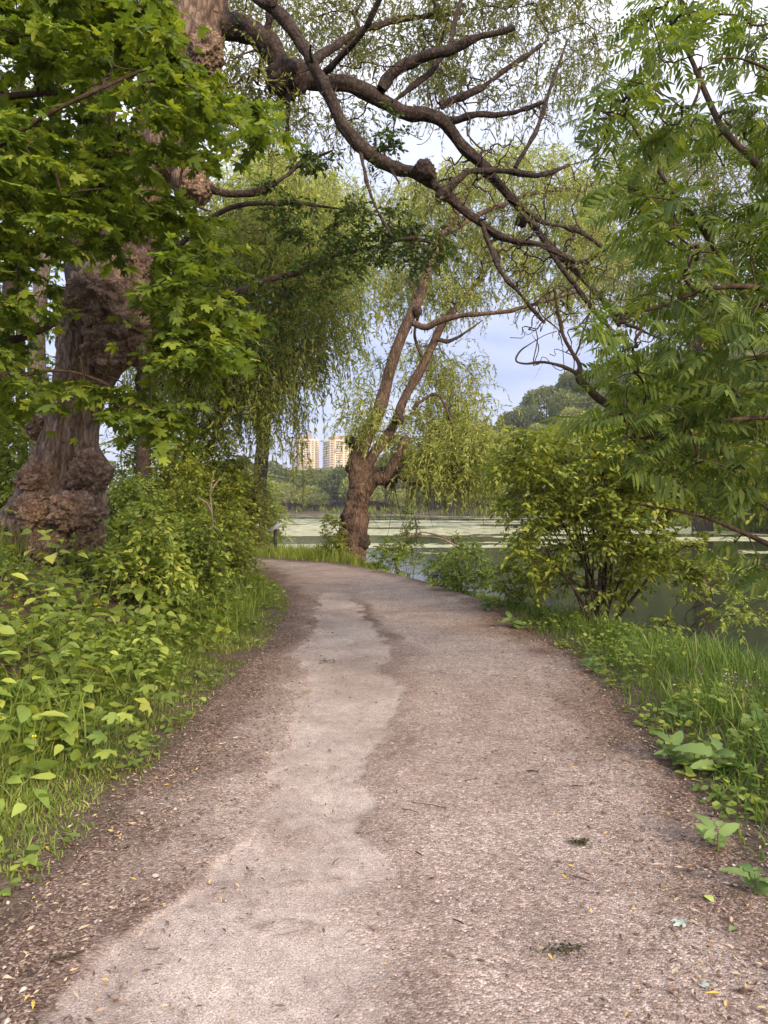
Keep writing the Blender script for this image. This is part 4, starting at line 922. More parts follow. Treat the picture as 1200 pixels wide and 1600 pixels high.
pos = np.repeat(cs, K, 0) + rg.normal(0, 0.05, (len(cs) * K, 3)); ld = rg.normal(0, 1, pos.shape); ld[:, 0] -= 0.35; ld[:, 2] = rg.normal(-0.08, 0.24, len(pos)); up = A(0, 0, 1) + rg.normal(0, 0.38, pos.shape)
leaf_parts(ash, pos, nrm(ld), up, rg.uniform(0.16, 0.29, len(pos)), L_ASH, [t_compound(6, .30, .155, .12), t_compound(5, .33, .17, .30), t_compound(7, .26, .15, .45), t_compound(6, .30, .16, .02), t_compound(6, .30, .15, .8)])

# many-stemmed shrub on the right bank -----------------------------------------
rg = RNG(67)
DS = 10.6
def many_stem(name, label, base, tips, rg, poly, d0, d1, n, lm_, tmpl, size, stem_r, group=None, twigs=4, tl=0.32, per=9, cat='shrub', droop=0.25, spread=0.25, bark=None):
    t = thing(name, label, cat, base, group); s = []
    for q in tips:
        b = np.asarray(base) + np.r_[rg.normal(0, spread * 0.5, 2), 0.0]; b[2] = float(H(b[0], b[1])) - 0.04
        m1 = b * 0.65 + q * 0.35 + A(*rg.normal(0, .06, 2), 0.12); m2 = b * 0.3 + q * 0.7 + A(*rg.normal(0, .08, 2), 0.10)
        r = stem_r * rg.uniform(0.6, 1.25)
        v, f, c = limb([b, m1, m2, q], [r, r * .85, r * .6, r * .3], 26, 8, bark_disp(0.003, 0.004, 26, 5)); s.append(c)
        MB().add(v, f).build('stem', bark or M_BARK, t)
    c = np.vstack([region(pl, k, d0, d1, rg) for pl, k in (poly if isinstance(poly[0][0], list) else [(poly, n)])])
    C, R = grow(np.vstack([q[4::2] for q in s]), c, rg, 0.0028, 0.014)
    tw = MB().add(*tubes(C, R, 4))
    Cs, w, pos, ld, up, sz = sprays(c, rg, twigs, tl, per, 0.55, droop, size=size, updev=0.5)
    tw.add(*tubes(Cs, w * 0.0022, 3)); tw.build('twigs', M_TWIG, t, kind='stuff')
    crown(t, pos, ld, up, sz, lm_, tmpl)
    return t
sb = on_ground(935, 0, DS)
tips = [P(px, py, d) for px, py, d in [(835, 800, 10.2), (862, 770, 10.8), (880, 740, 11), (905, 730, 10.4), (925, 715, 10.8), (950, 715, 10.3), (975, 740, 10.9), (1000, 760, 10.3), (1030, 800, 10.7), (1075, 850, 10.4), (850, 850, 10.1), (895, 780, 10), (965, 810, 10.1), (1010, 700, 11), (990, 860, 10.1), (870, 690, 11)]]
many_stem('shrub', 'bushy shrub of many thin brown stems on the bank right of the path', sb, tips, rg,
          [([(760, 690), (830, 675), (890, 670), (950, 650), (1010, 640), (1040, 760), (1000, 830), (900, 820), (830, 830), (790, 790), (750, 760)], 300), ([(985, 590), (1060, 570), (1180, 620), (1200, 780), (1060, 800), (980, 760)], 175), ([(800, 800), (1050, 800), (1060, 880), (980, 930), (860, 930), (810, 900)], 95), ([(980, 830), (1100, 840), (1140, 900), (1030, 910), (980, 880)], 30)],
          9.4, 12.2, 0, L_SHRUB, T_SMALL, 0.085, 0.020, twigs=5, tl=0.30, per=10)
rg = RNG(69)
b_ = on_ground(1015, 0, 11.0)
many_stem('drooping_shrub', 'low branches with yellow green leaves bowed over the water beside the many stemmed shrub', b_, [P(1120, 935, 10.6), P(1170, 955, 10.4), P(1090, 975, 10.2), P(1195, 900, 10.8), P(1060, 940, 10.3)], rg,
          [([(1040, 880), (1200, 880), (1230, 960), (1180, 985), (1120, 960), (1050, 930)], 46), ([(990, 960), (1060, 950), (1070, 1000), (1000, 1000)], 12)], 9.9, 11.2, 0, L_WEED, T_SMALL, 0.075, 0.014, twigs=3, tl=0.22, per=8, cat='bush')
# bushes at the lake edge between the willow and the shrub
rg = RNG(70)
def bush(label, px, d, top_py, halfw, n, lm_, size=0.07, name='bush', tmpl=T_SMALL, group=None, stem_r=0.008, tl=0.22, per=8):
    b = on_ground(px, 0, d); b[2] = max(b[2], WATER_Z - 0.05)
    gp = HORIZ + (EYE - b[2]) / d * FPX
    tp_ = [P(px + rg.uniform(-.8, .8) * halfw, top_py + rg.uniform(.05, .55) * (gp - top_py), d + rg.normal(0, .2)) for _ in range(6)]
    hh = gp - top_py
    return many_stem(name, label, b, tp_, rg, [(px - halfw, gp - .25 * hh), (px - .8 * halfw, top_py + .35 * hh), (px - .2 * halfw, top_py), (px + .5 * halfw, top_py + .12 * hh), (px + halfw, top_py + .5 * hh), (px + .9 * halfw, gp - .1 * hh)], d - .02 * halfw * .5, d + .02 * halfw * .5, n, lm_, tmpl, size, stem_r, group, 4, tl, per, 'bush', spread=0.15)
bush('yellow green bush leaning over the water right of the lakeside willow', 725, 14.6, 835, 42, 70, L_WEED, 0.075)
bush('low bush sprouting at the foot of the lakeside willow on its right', 610, 20.6, 838, 36, 60, L_COVER, 0.08)
bush('small dark leaved bush just left of the lakeside willow trunk', 518, 22.6, 800, 20, 40, L_SHRUB, 0.09)
bush('low leafy clump on the bank at the path corner', 690, 16.2, 862, 30, 46, L_COVER, 0.075)
bush('thin leafed bush by the water just left of the many stemmed shrub', 815, 12.6, 850, 46, 56, L_SHRUB, 0.075)
bush('tan tipped bush behind the information signs', 405, 28.4, 790, 24, 50, L_WILLOW_LIT, 0.12)
bush('yellow green sapling behind the dead branch in the water', 640, 26.0, 790, 22, 36, L_WEED, 0.10)

# ------------------------------------------------------------------ left woodland: undergrowth, slim stems, trees behind
rg = RNG(71)
for i, (lab, px, d, pts, r, m_) in enumerate([
        ('pale barked tree trunk standing behind the burled willow on its left', 62, 19.0, [(64, 860), (62, 640), (60, 540), (70, 420), (76, 330), (90, 200), (96, 40)], [20, 15, 13, 13, 12, 10, 8], M_PALE),
        ('slim grey tree trunk at the far left of the woodland', 8, 16.5, [(4, 900), (6, 700), (8, 560), (12, 430), (18, 300), (22, 120)], [12, 11, 10, 9, 8, 6], M_BARK),
        ('thin grey tree between the slim trunk and the pale trunk', 38, 22.0, [(40, 860), (36, 640), (34, 440), (30, 300), (34, 100)], [9, 8, 7, 6, 4], M_BARK)]):
    w_pts = [(a, b, d) for a, b in pts]
    tr_t, pos, ld, up, sz = broadleaf('woodland_tree', lab, on_ground(px, 0, d), [(w_pts, r)] + ([([(66, 545, 19), (45, 520, 18.6), (20, 535, 18.4)], [7, 5, 3])] if i == 0 else []),
        [([(-140, -80), (240, -80), (300, 160), (220, 330), (120, 420), (-140, 430)], 60), ([(-140, 420), (60, 440), (90, 620), (40, 720), (-140, 740)], 24)], d - 1.5, d + 4, 0, rg, L_MAPLE, T_SMALL, 0.17, 5, 0.8, 8, 0.4, 0.2)
    # the trunk's bark
    for ch in tr_t.children:
        if ch.name.startswith(('trunk', 'branch')): ch.data.materials[0] = m_
    crown(tr_t, pos, ld, up, sz, L_MAPLE, T_SMALL)
for lab, px, d, top, hw, n, lm_, s_ in [
        ('wide leafy thicket behind the burled trunk on its right', 235, 15.0, 600, 75, 150, L_SHRUB, 0.10),
        ('tall bush filling the gap below the dark weeping willow', 315, 17.0, 650, 70, 170, L_SHRUB, 0.11),
        ('bush with sunlit tips left of the information signs', 372, 22.0, 700, 36, 130, L_WILLOW, 0.13),
        ('dense low bush at the inner corner of the path', 338, 15.5, 750, 40, 130, L_SHRUB, 0.09),
        ('shady bush right of the burled trunk foot', 215, 12.6, 735, 60, 130, L_COVER, 0.085),
        ('leafy bush between the burled trunk and the thin sapling', 285, 13.6, 745, 50, 120, L_SHRUB, 0.085),
        ('bush with olive leaves at the left edge behind the burled trunk', -10, 13.5, 620, 60, 130, L_SHRUB, 0.10),
        ('low leafy shrub at the foot of the thin sapling', 305, 10.6, 800, 46, 90, L_COVER, 0.08), ('low shrub on the verge right of the thin sapling', 350, 12.6, 790, 34, 80, L_SHRUB, 0.08),
        ('leafy shrub low before the burled trunk on its right', 225, 9.6, 795, 60, 90, L_WEED, 0.095), ('small shrub where the path bends out of sight', 352, 17.5, 790, 26, 70, L_COVER, 0.09),
        ('leafy bush beyond the maple bough at the far left', -130, 15.0, 600, 80, 120, L_SHRUB, 0.12), ('wide bush behind the maple trunk at the far left', -290, 17.0, 600, 100, 130, L_COVER, 0.14),
        ('dark green bush behind the slim grey trunk', 20, 20.0, 560, 70, 130, L_COVER, 0.14),
        ('far hedge like bush seen under the weeping willow shoots', 300, 30.0, 690, 110, 190, L_WILLOW, 0.20),
        ('sunlit yellow bush beyond the signs at the lake edge', 405, 40.0, 735, 28, 120, L_WILLOW_LIT, 0.22)]:
    bush(lab, px, d, top, hw, n, lm_, s_, stem_r=0.014, tl=0.036 * d / 1.6 + .1, per=9)
# thin pale sapling stem by the verge
sp = thing('sapling', 'thin pale bare sapling stem rising out of the verge left of the path', 'sapling', on_ground(324, 0, 11.2))
limb_px(sp, [(323, 892, 11.2), (328, 860, 11.2), (333, 835, 11.2), (331, 800, 11.2), (329, 770, 11.2), (334, 735, 11.2)], [1.9, 1.8, 1.6, 1.3, 1.0, .6], 'stem', M_PALE, 30, 8)
limb_px(sp, [(331, 800, 11.2), (322, 785, 11.2), (308, 778, 11.15)], [1.6, 1.2, .6], 'twig', M_PALE, 14, 6)
limb_px(sp, [(329, 770, 11.2), (340, 752, 11.2), (352, 748, 11.25)], [1.4, 1, .5], 'twig', M_PALE, 14, 6)

# ------------------------------------------------------------------ information signs
M_POST = plain_mat('dark_steel', [(0.018, 0.020, 0.022)], 0.5, 0.4, 20)
M_PANEL = plain_mat('grey_panel', [(0.34, 0.33, 0.32)], 0.45, 0.4, 3)
M_PRINT = plain_mat('panel_print', [(0.3, (0.10, 0.11, 0.11)), (0.45, (0.30, 0.29, 0.27)), (0.6, (0.16, 0.17, 0.15)), (0.75, (0.40, 0.38, 0.35))], 0.4, 0.4, 7)
def sign(px, d, lab, rz, hgt):
    b = on_ground(px, 0, d); b[2] += 0.05; t = thing('information_sign', lab, 'sign', b, 'information signs by the water')
    m = MB(); box(m, (0, 0, hgt / 2), (0.09, 0.09, hgt)); m.v = [q + b for q in m.v]; m.build('post', M_POST, t, smooth=False)
    for nm, sz, off, mm in (('panel', (0.55, 0.42, 0.03), 0.0, M_PANEL), ('panel_print', (0.47, 0.34, 0.006), 0.0185, M_PRINT)):
        m = MB(); box(m, (0, 0, off), sz); q = m.v[0]
        c_, s_ = math.cos(0.62), math.sin(0.62); q = np.c_[q[:, 0], q[:, 1] * c_ - q[:, 2] * s_, q[:, 1] * s_ + q[:, 2] * c_ + hgt + 0.06]
        ca, sa = math.cos(rz), math.sin(rz); q = np.c_[q[:, 0] * ca - q[:, 1] * sa, q[:, 0] * sa + q[:, 1] * ca, q[:, 2]]
        m.v = [q + b]; po = m.build(nm, mm, t if nm == 'panel' else po, smooth=False)
sign(430, 25.2, 'slanted information sign on a dark post, the one at the path edge', -1.2, 0.85)
sign(397, 26.2, 'slanted information sign half hidden by the bush, the one farther left', -1.2, 0.80)

# ------------------------------------------------------------------ dead wood in the water
dead = thing('dead_branch', 'bleached dead branch lying in the water right of the lakeside willow', 'branch', P(690, 850, 24.5))
for pts, r in [([(622, 842, 25.2), (650, 838, 25), (690, 842, 24.6), (716, 856, 24.2), (722, 860, 24.2)], [.8, 1.1, 1.4, 1.4, 1]), ([(648, 838, 25), (660, 832, 25), (690, 838, 24.8), (718, 850, 24.6)], [.8, 1, 1, .7]), ([(650, 838, 25), (651, 822, 25), (648, 806, 25)], [1.5, 1.2, .7]), ([(640, 838, 25.1), (634, 826, 25.1), (628, 820, 25.1)], [1.8, 1.2, .6]),
               ([(700, 848, 24.5), (712, 838, 24.5), (718, 832, 24.5)], [1.5, 1, .5])]:
    limb_px(dead, pts, r, 'limb', M_DEAD, 30, 8, bark_disp(0.003, 0.003, 20, 7))
d2 = thing('dead_branch', 'pale driftwood snag lying in the water behind the many stemmed shrub', 'branch', P(1090, 905, 12.2))
limb_px(d2, [(1020, 880, 12.8), (1060, 898, 12.5), (1090, 906, 12.2), (1112, 922, 12.0)], [3, 4, 5, 3], 'limb', M_DEAD, 30, 8, bark_disp(0.006, 0.006, 20, 9))
limb_px(d2, [(1082, 905, 12.2), (1088, 894, 12.2), (1094, 888, 12.2)], [3, 2, 1], 'limb', M_DEAD, 14, 6)
tk = thing('twig_bundle', 'tangle of bare brown twigs rising from the water at the right bank', 'twigs', P(1120, 1010, 10.6))
rg = RNG(73); n = 14
b0 = P(rg.normal(1122, 22, n), np.full(n, 1015.0), rg.normal(10.6, .15, n)); tt = np.linspace(0, 1, 6)
Ct = b0[:, None] + np.stack([rg.normal(-0.1, .45, n)[:, None] * tt, rg.normal(0, .15, n)[:, None] * tt, rg.uniform(.25, .75, n)[:, None] * tt], -1) + rg.normal(0, .015, (n, 6, 3))
MB().add(*tubes(Ct, np.interp(tt, [0, 1], [.004, .0015])[None] * np.ones((n, 6)), 4)).build('twigs', M_TWIG, tk, kind='stuff')

# ------------------------------------------------------------------ far shore: trees one by one
rg = RNG(81)
FAR = [('pale', [(0, (0.12, 0.145, 0.052)), (1, (0.20, 0.215, 0.08))]), ('mid', [(0, (0.075, 0.100, 0.042)), (1, (0.13, 0.150, 0.060))]), ('dark', [(0, (0.055, 0.075, 0.038)), (1, (0.095, 0.112, 0.052))])]
protos = []
M_FTRUNK = bark_mat('far_bark', (0.12, 0.10, 0.09), (0.30, 0.26, 0.23), 2.0)
for ci, (cn, st) in enumerate(FAR):
    lm_ = leaf_mat(cn + '_far_leaf', st, 0.35, 0.6, 0.2)
    for sh in range(2):
        n = 3400; a = nrm(rg.normal(0, 1, (n, 3))); a[:, 2] = np.abs(a[:, 2]) * 1.0 - 0.25 * (a[:, 2] < 0)
        lob = 1 + 0.34 * fbm(a * 1.7 + sh * 9 + ci * 5, 3, 5) + 0.15 * fbm(a * 5.0, 2, 6)
        r = lob * rg.uniform(0.55, 1.0, n) ** 0.35
        q = a * r[:, None] * (A(0.46, 0.46, 0.56) if sh == 0 else A(0.56, 0.56, 0.46)); q[:, 2] += 0.44
        # lower skirts so the crowns meet the ground like a wood edge
        me = MB().add(*leaves(t_lance(0.42, .2), q, nrm(a + rg.normal(0, .6, (n, 3))), nrm(a + rg.normal(0, .7, (n, 3))), rg.uniform(.035, .075, n))).mesh('crown', lm_)
        v, f, _ = limb([(0, 0, -0.05), (0.01, 0, .25), (0, .01, .7)], [.028, .02, .008], 10, 6); tm = MB().add(v, f).mesh('trunk', M_FTRUNK)
        protos.append((cn, sh, me, tm))
cand = []
for _ in range(6000):
    px = rg.uniform(300, 1230); d = rg.uniform(60, 420); x, y = (px - 600) / FPX * d, d
    cand.append((x, y))
cand = np.array(cand); ls = lake_sd(cand[:, 0], cand[:, 1]); cand = cand[(ls > 2) & (ls < 120) & (cand[:, 1] > 62)]; ls = lake_sd(cand[:, 0], cand[:, 1])
cand = cand[np.argsort(ls + rg.uniform(0, 14, len(ls)))]
taken = np.zeros((0, 2)); count = 0; zone_n = {}
FORCED = [(33.4, 65.6), (36.0, 62.4), (33.8, 69.5), (38.6, 59.0), (34.6, 73.6), (41.5, 56.0)]
for x, y in FORCED + [tuple(q) for q in cand]:
    px = 600 + x / y * FPX
    sp_ = 8.5 if px < 780 else 9.5
    if count >= len(FORCED) and len(taken) and np.min(np.hypot(taken[:, 0] - x, taken[:, 1] - y)) < sp_: continue
    if count >= 170: break
    taken = np.vstack([taken, [x, y]]); count += 1
    l_ = float(lake_sd(np.array(x), np.array(y)))
    w = rg.random(); ci = 0 if (l_ < 14 and w < .55) or w < .16 else (2 if w > .70 else 1)
    sh = int(rg.integers(0, 2)); cn, _, me, tm = protos[ci * 2 + sh]
    hgt = rg.uniform(4, 6.5) if count <= len(FORCED) else rg.uniform(6, 10) if l_ < 12 else rg.uniform(10, 15)
    where = 'under the towers' if px < 560 else ('behind the lakeside willow' if px < 780 else ('right of the sky gap' if px < 960 else 'behind the ash leaves'))
    lab = f"{ {'pale': 'pale', 'mid': 'mid green', 'dark': 'dark green'}[cn] } {'tall' if sh == 0 else 'broad'} tree {'at the foot of' if l_ < 14 else 'up'} the far shore {where}"
    z = float(H(np.array(x), np.array(y))) - 0.3
    t = thing('far_tree', lab, 'tree', (x, y, z), 'trees of the far shore ' + where)
    rz = rg.uniform(0, 6.28); Rm = np.array([[math.cos(rz), -math.sin(rz), 0], [math.sin(rz), math.cos(rz), 0], [0, 0, 1]])
    place('crown', me, t, Rm, (x, y, z), hgt); place('trunk', tm, t, Rm, (x, y, z), hgt)
# reed fringe along the far waterline
rg = RNG(83)
n = 5200; pxr = rg.uniform(380, 1230, n); dr_ = rg.uniform(62, 262, n); rx, ry = (pxr - 600) / FPX * dr_, dr_
k = np.abs(lake_sd(rx, ry) - 1.2) < 2.2; rx, ry = rx[k], ry[k]
for a_ in range(3):
    pass
if len(rx):
    rx, ry = np.repeat(rx, 12) + rg.normal(0, 1.2, len(rx) * 12), np.repeat(ry, 12) + rg.normal(0, 1.2, len(ry) * 12)
    rz_ = np.maximum(H(rx, ry), WATER_Z) - 0.05
    MB().add(*leaves(t_lance(0.10, .2), np.stack([rx, ry, rz_], -1), nrm(rg.normal(0, .28, (len(rx), 3)) + A(0, 0, 1)), rg.normal(0, 1, (len(rx), 3)), rg.uniform(1.0, 2.2, len(rx)))).build('shore_reeds', L_REED, kind='stuff')

# ------------------------------------------------------------------ apartment towers far behind
M_WALL = plain_mat('tower_render', [(0.66, 0.55, 0.38)], 0.8, 0.2, 0.05)
M_WALLB = plain_mat('tower_concrete', [(0.40, 0.38, 0.37)], 0.8, 0.2, 0.05)
M_PINK = plain_mat('penthouse_brick', [(0.42, 0.26, 0.22)], 0.8, 0.2, 0.1)
M_WIN = plain_mat('window_glass', [(0.20, 0.19, 0.18)], 0.12, 0.6, 0.2)
M_BALC = plain_mat('balcony_slab', [(0.72, 0.58, 0.42)], 0.8, 0.2, 0.1)
M_GLASSB = plain_mat('side_glass', [(0.12, 0.145, 0.19)], 0.15, 0.6, 0.2)
def wbox(c, s, rz, o): m = MB(); box(m, c, s, rz); m.v = [q + np.asarray(o) for q in m.v]; return m
def tower(px, d, top_py, wpx, dep, lab, rz, variant):
    x = (px - 600) / FPX * d; z1 = EYE + (HORIZ - top_py) / FPX * d; W = wpx / FPX * d; o = A(x, d, 0.0)
    t = thing('apartment_tower', lab, 'apartment tower', o, 'apartment towers beyond the lake')
    wbox((0, 0, z1 / 2), (W, dep, z1), rz, o).build('wall', M_WALL, t, smooth=False)
    bays = [(-.40, .16), (-.2, .10), (-.02, .10), (.16, .10), (.36, .18)]
    # shallow projecting bays give the facade its vertical ribs
    for bx in (-.30, .07, .265):
        wbox((bx * W, -dep / 2 - 0.6, z1 * .49), (W * .05, 1.2, z1 * .98), rz, o).build('pilaster', M_WALL, t, smooth=False)
    pent = wbox((-.05 * W, 0, z1 + 2.2), (W * .55, dep * .6, 4.4), rz, o).build('penthouse', M_PINK, t, smooth=False)
    wbox((.12 * W, 0, z1 + 5.2), (W * .22, dep * .4, 1.8), rz, o).build('plant_room', M_PINK, pent, smooth=False)
    wbox((.18 * W, 0, z1 + 10), (.25, .25, 12), rz, o).build('mast', M_WALLB, pent, smooth=False)
    fl = np.arange(z1 - 3.0, 26, -2.95)[:24]
    wm_, bm_, sm_ = {}, MB(), None
    m = MB(); box(m, (0, 0, 0), (W * .085, .3, 1.65)); wmesh = m.mesh('window', M_WIN, smooth=False)
    m = MB(); box(m, (0, 0, 0), (W * .155, 1.5, 1.05)); bmesh_ = m.mesh('balcony', M_BALC, smooth=False)
    m = MB(); box(m, (0, 0, 0), (.3, dep * .26, 1.9)); smesh = m.mesh('side_window', M_GLASSB, smooth=False)
    ca, sa = math.cos(rz), math.sin(rz); Rm = np.array([[ca, -sa, 0], [sa, ca, 0], [0, 0, 1]])
    for z in fl:
        for bx in (-.42, -.215, -.115, -.02, .165, .36):
            place('window', wmesh, t, Rm, o + Rm @ A(bx * W, -dep / 2 - 0.08, z), 1.0)
        for bx in (-.42, .39):
            place('balcony', bmesh_, t, Rm, o + Rm @ A(bx * W, -dep / 2 - 0.7, z - 1.35), 1.0)
        for by in (-.3, 0, .3):
            place('side_window', smesh, t, Rm, o + Rm @ A(-W / 2 - 0.08, by * dep, z), 1.0)
    if variant:
        wbox((-W / 2 - dep * 0.02 - 1.8, dep * .1, (z1 - 3) / 2), (3.6, dep * .62, z1 - 3), rz, o).build('side_wing', M_WALLB, t, smooth=False)
    return t
tower(528, 1000, 688, 38, 28, 'pale high rise apartment tower with a pink roof block, the right one of two', math.radians(24), False)
tower(479, 1020, 687, 31, 28, 'pale high rise apartment tower seen through the hanging willow shoots, the left one of two', math.radians(20), True)

# ------------------------------------------------------------------ leafy weeds on the left bank
rg = RNG(91)
W_LEAF = {k: MB().add(*tm).mesh('leaf', lm_) for k, tm, lm_ in (('ovate', T_OVATE, L_WEED), ('heart', T_HEART, L_WEED), ('lobed', T_MAPLE, L_WEED), ('dull', T_OVATE, L_COVER), ('dock', T_DOCK, L_DOCK))}
M_STEM = plain_mat('green_stem', [(0.10, 0.13, 0.035)], 0.6, 0.3, 9)
def weed(label, px, d, hgt, pairs, kind, size, rg, group=None, lean=0.18, name='leafy_weed', xy=None):
    b = on_ground(px, 0, d); b[2] += 0.03
    t = thing(name, label, 'weed', b, group)
    top = b + A(*rg.normal(0, lean, 2) * hgt, hgt) + A(0.05, -0.05, 0)
    v, f, c = limb([b - A(0, 0, .06), b * .6 + top * .4 + A(*rg.normal(0, .03, 3)), top], [0.006, 0.0045, 0.002], 16, 6); MB().add(v, f).build('stem', M_STEM, t)
    ph = rg.uniform(0, 6.28)
    for k in range(pairs):
        u = 0.30 + 0.70 * k / max(pairs - 1, 1); q = c[int(u * 15)]
        for sg in ((0, math.pi) if k < pairs - 1 else (0, 2.1, 4.2)):
            a = ph + k * 1.45 + sg + rg.normal(0, .25); dr = A(math.cos(a), math.sin(a), rg.uniform(-.35, .30))
            L = size * (1.15 - 0.45 * u) * rg.uniform(.75, 1.2)
            o0 = q + dr * 0.03 * (1 + 2 * (1 - u)) * (size / .1)
            place('leaf', W_LEAF[kind], t, frame_of(nrm(dr), A(0, 0, 1) + rg.normal(0, .28, 3)), o0, L)
    return t
heroes = [('large heart leaved weed at the lower left corner of the verge', 30, 3.5, 0.30, 3, 'heart', 0.115), ('tall broad leaved weed standing before the foot of the burled trunk', 75, 5.6, 0.85, 6, 'heart', 0.16),
          ('upright weed with pointed leaves in front of the burled trunk base, right side', 125, 6.4, 0.72, 6, 'ovate', 0.15), ('spreading weed with lobed leaves nearest the path on the left bank', 235, 5.6, 0.46, 5, 'lobed', 0.14),
          ('bright weed hanging over the grassy left verge', 165, 4.7, 0.42, 5, 'lobed', 0.13), ('lone weed with four fresh leaves above the thicket right of the burled trunk', 205, 9.2, 0.95, 6, 'heart', 0.13),
          ('pale weed at the left picture edge halfway up the bank', 5, 4.7, 0.62, 6, 'ovate', 0.15), ('weed with nodding pale leaves beside the thin sapling', 258, 9.4, 0.5, 5, 'heart', 0.11)]
for h_ in heroes: weed(*h_, rg)
spots = []
for _ in range(6000):
    d = 3.5 + 8.0 * rg.random() ** 1.5; px = rg.uniform(-90, 400); x = (px - 600) / FPX * d
    ps = float(path_sd(np.array(x), np.array(d)))
    if ps < 0.55 + 0.12 * rg.random(): continue
    if spots and min(math.hypot(x - a, d - b) for a, b in spots) < 0.10 + 0.040 * d: continue
    spots.append((x, d))
    if len(spots) >= 135: break
for k, (x, d) in enumerate(spots):
    px = 600 + x / d * FPX; ps = float(path_sd(np.array(x), np.array(d)))
    kind = ['lobed', 'ovate', 'heart', 'ovate', 'dull'][int(rg.integers(0, 5))] if d < 8 else ['dull', 'ovate', 'dull', 'heart'][int(rg.integers(0, 4))]
    look = {'lobed': 'lobed leaf weed', 'ovate': 'pointed leaf weed', 'heart': 'heart leaf weed', 'dull': 'dull green weed'}[kind]
    zone = ('at the near end of' if d < 5.2 else 'in the middle of' if d < 7.6 else 'at the far end of') + ' the left bank'
    side = 'close to the grassy verge' if ps < 1.1 else 'deep in the bank' 
    weed(f'{look} {zone}, {side}', px, d, rg.uniform(.40, .80) * (0.7 if ps < 0.9 else 1.15), int(rg.integers(4, 6)) if d < 7 else 3, kind, rg.uniform(.12, .21), rg, f'{look}s {zone}, {side}')
# smaller undergrowth between them, of three kinds in drifts of differing height: too many to count
n = 17000
d = rg.uniform(2.6, 20, n); x = rg.uniform(-9.5, -1.2, n); ps = path_sd(x, d)
drift = fbm(xy0(x * 0.9, d * 0.9), 3, 71)
keep = (ps > 0.34 + 0.55 * rg.random(n) - .25 * drift) & (x < 0) & ((600 + x / d * FPX) > -140) & (drift > -.42 + .25 * rg.random(n)); x, d, ps, drift = x[keep], d[keep], ps[keep], drift[keep]
kindn = fbm(xy0(x * 0.7 + 31, d * 0.7), 2, 72) + rg.normal(0, .18, len(x))
for sel, tm, lo_, hi_, rep, lm_ in ((kindn < -.08, t_blade(.34, .2, .22, ((0, .15), (.35, 1), (.7, .65), (1, 0))), .035, .085, 5, L_COVER), ((kindn >= -.08) & (kindn < .15), t_blade(.17, .2, .5, ((0, .3), (.3, 1), (.7, .7), (1, 0))), .07, .17, 5, L_COVER), (kindn >= .15, T_HEART, .05, .13, 3, L_COVER)):
    X_, D_, S_, F_ = (np.repeat(q[sel], rep) for q in (x, d, ps, drift)); X_ = X_ + rg.normal(0, .08, len(X_)); D_ = D_ + rg.normal(0, .08, len(D_))
    z = H(X_, D_) + rg.uniform(.03, 1, len(X_)) * np.minimum(0.62, 0.06 + 0.30 * S_) * np.clip(.75 + 1.1 * F_, .25, 1.6)
    a = rg.uniform(0, 6.28, len(X_)); ld = np.stack([np.cos(a), np.sin(a), rg.uniform(-.6, .45, len(X_))], -1)
    MB().add(*leaves(tm, np.stack([X_, D_, z], -1), nrm(ld), A(0, 0, 1) + rg.normal(0, .5, (len(X_), 3)), rg.uniform(lo_, hi_, len(X_)))).build('undergrowth', lm_, kind='stuff')
# buttercups
M_YEL = plain_mat('buttercup_petal', [(0.75, 0.52, 0.02)], 0.5, 0.4)
for k, (px, d, h_) in enumerate([(152, 6.6, .62), (160, 6.7, .55), (48, 4.3, .34), (20, 5.4, .80), (146, 6.5, .66)]):
    b = on_ground(px, 0, d); t = thing('buttercup', ['yellow buttercup standing highest of the pair amid the left bank weeds', 'yellow buttercup lower of the pair amid the left bank weeds', 'single yellow buttercup low at the near end of the left bank', 'yellow buttercup at the far left near the burled trunk', 'tiny yellow bud beside the buttercup pair on the left bank'][k], 'flower', b)
    v, f, c = limb([b, b + A(.02, 0, h_ * .6), b + A(.01, .02, h_)], [.003, .0025, .0015], 8, 5); MB().add(v, f).build('stem', M_STEM, t)
    q = np.repeat((b + A(.01, .02, h_))[None], 5, 0); a = np.arange(5) * 1.2566
    MB().add(*leaves(t_blade(.42, -.3, -.3, ((0, .2), (.5, 1), (.8, .9), (1, .3))), q, np.stack([np.cos(a), np.sin(a), np.full(5, .35)], -1), np.repeat(A(0, 0, 1)[None], 5, 0), np.full(5, .016))).build('petals', M_YEL, t)

# ------------------------------------------------------------------ grass
def blades(x, y, hgt, rg, bend=0.45, width=0.0035, lean=None):
    n = len(x); z = H(x, y) - 0.01
    a = rg.uniform(0, 6.28, n); d = np.stack([np.cos(a), np.sin(a)], -1) * (bend * rg.uniform(.2, 1.3, n) * hgt)[:, None]
    if lean is not None: d = d + lean * hgt[:, None]
    t = np.array([0, .4, .75, 1.0])
    c = np.stack([x[:, None] + d[:, :1] * t ** 2, y[:, None] + d[:, 1:] * t ** 2, z[:, None] + hgt[:, None] * (t - 0.18 * t ** 3)], -1)
    w = (width * rg.uniform(.6, 1.5, n))[:, None] * np.array([1, .9, .6]); s = np.stack([-np.sin(a + rg.normal(0, .6, n)), np.cos(a), np.zeros(n)], -1); s = nrm(s)
    L = c[:, :3] - s[:, None] * w[..., None]; Rr = c[:, :3] + s[:, None] * w[..., None]
    v = np.concatenate([L, Rr, c[:, 3:]], 1); o = (np.arange(n) * 7)[:, None, None]
    return v.reshape(-1, 3), [(np.array([(0, 3, 4, 1), (1, 4, 5, 2)])[None] + o).reshape(-1, 4), (np.array([(2, 5, 6)])[None] + o).reshape(-1, 3)]
rg = RNG(101)
n = 60000; y = 2.2 + 17.5 * rg.random(n) ** 1.5; x = rg.uniform(0.3, 7.5, n)
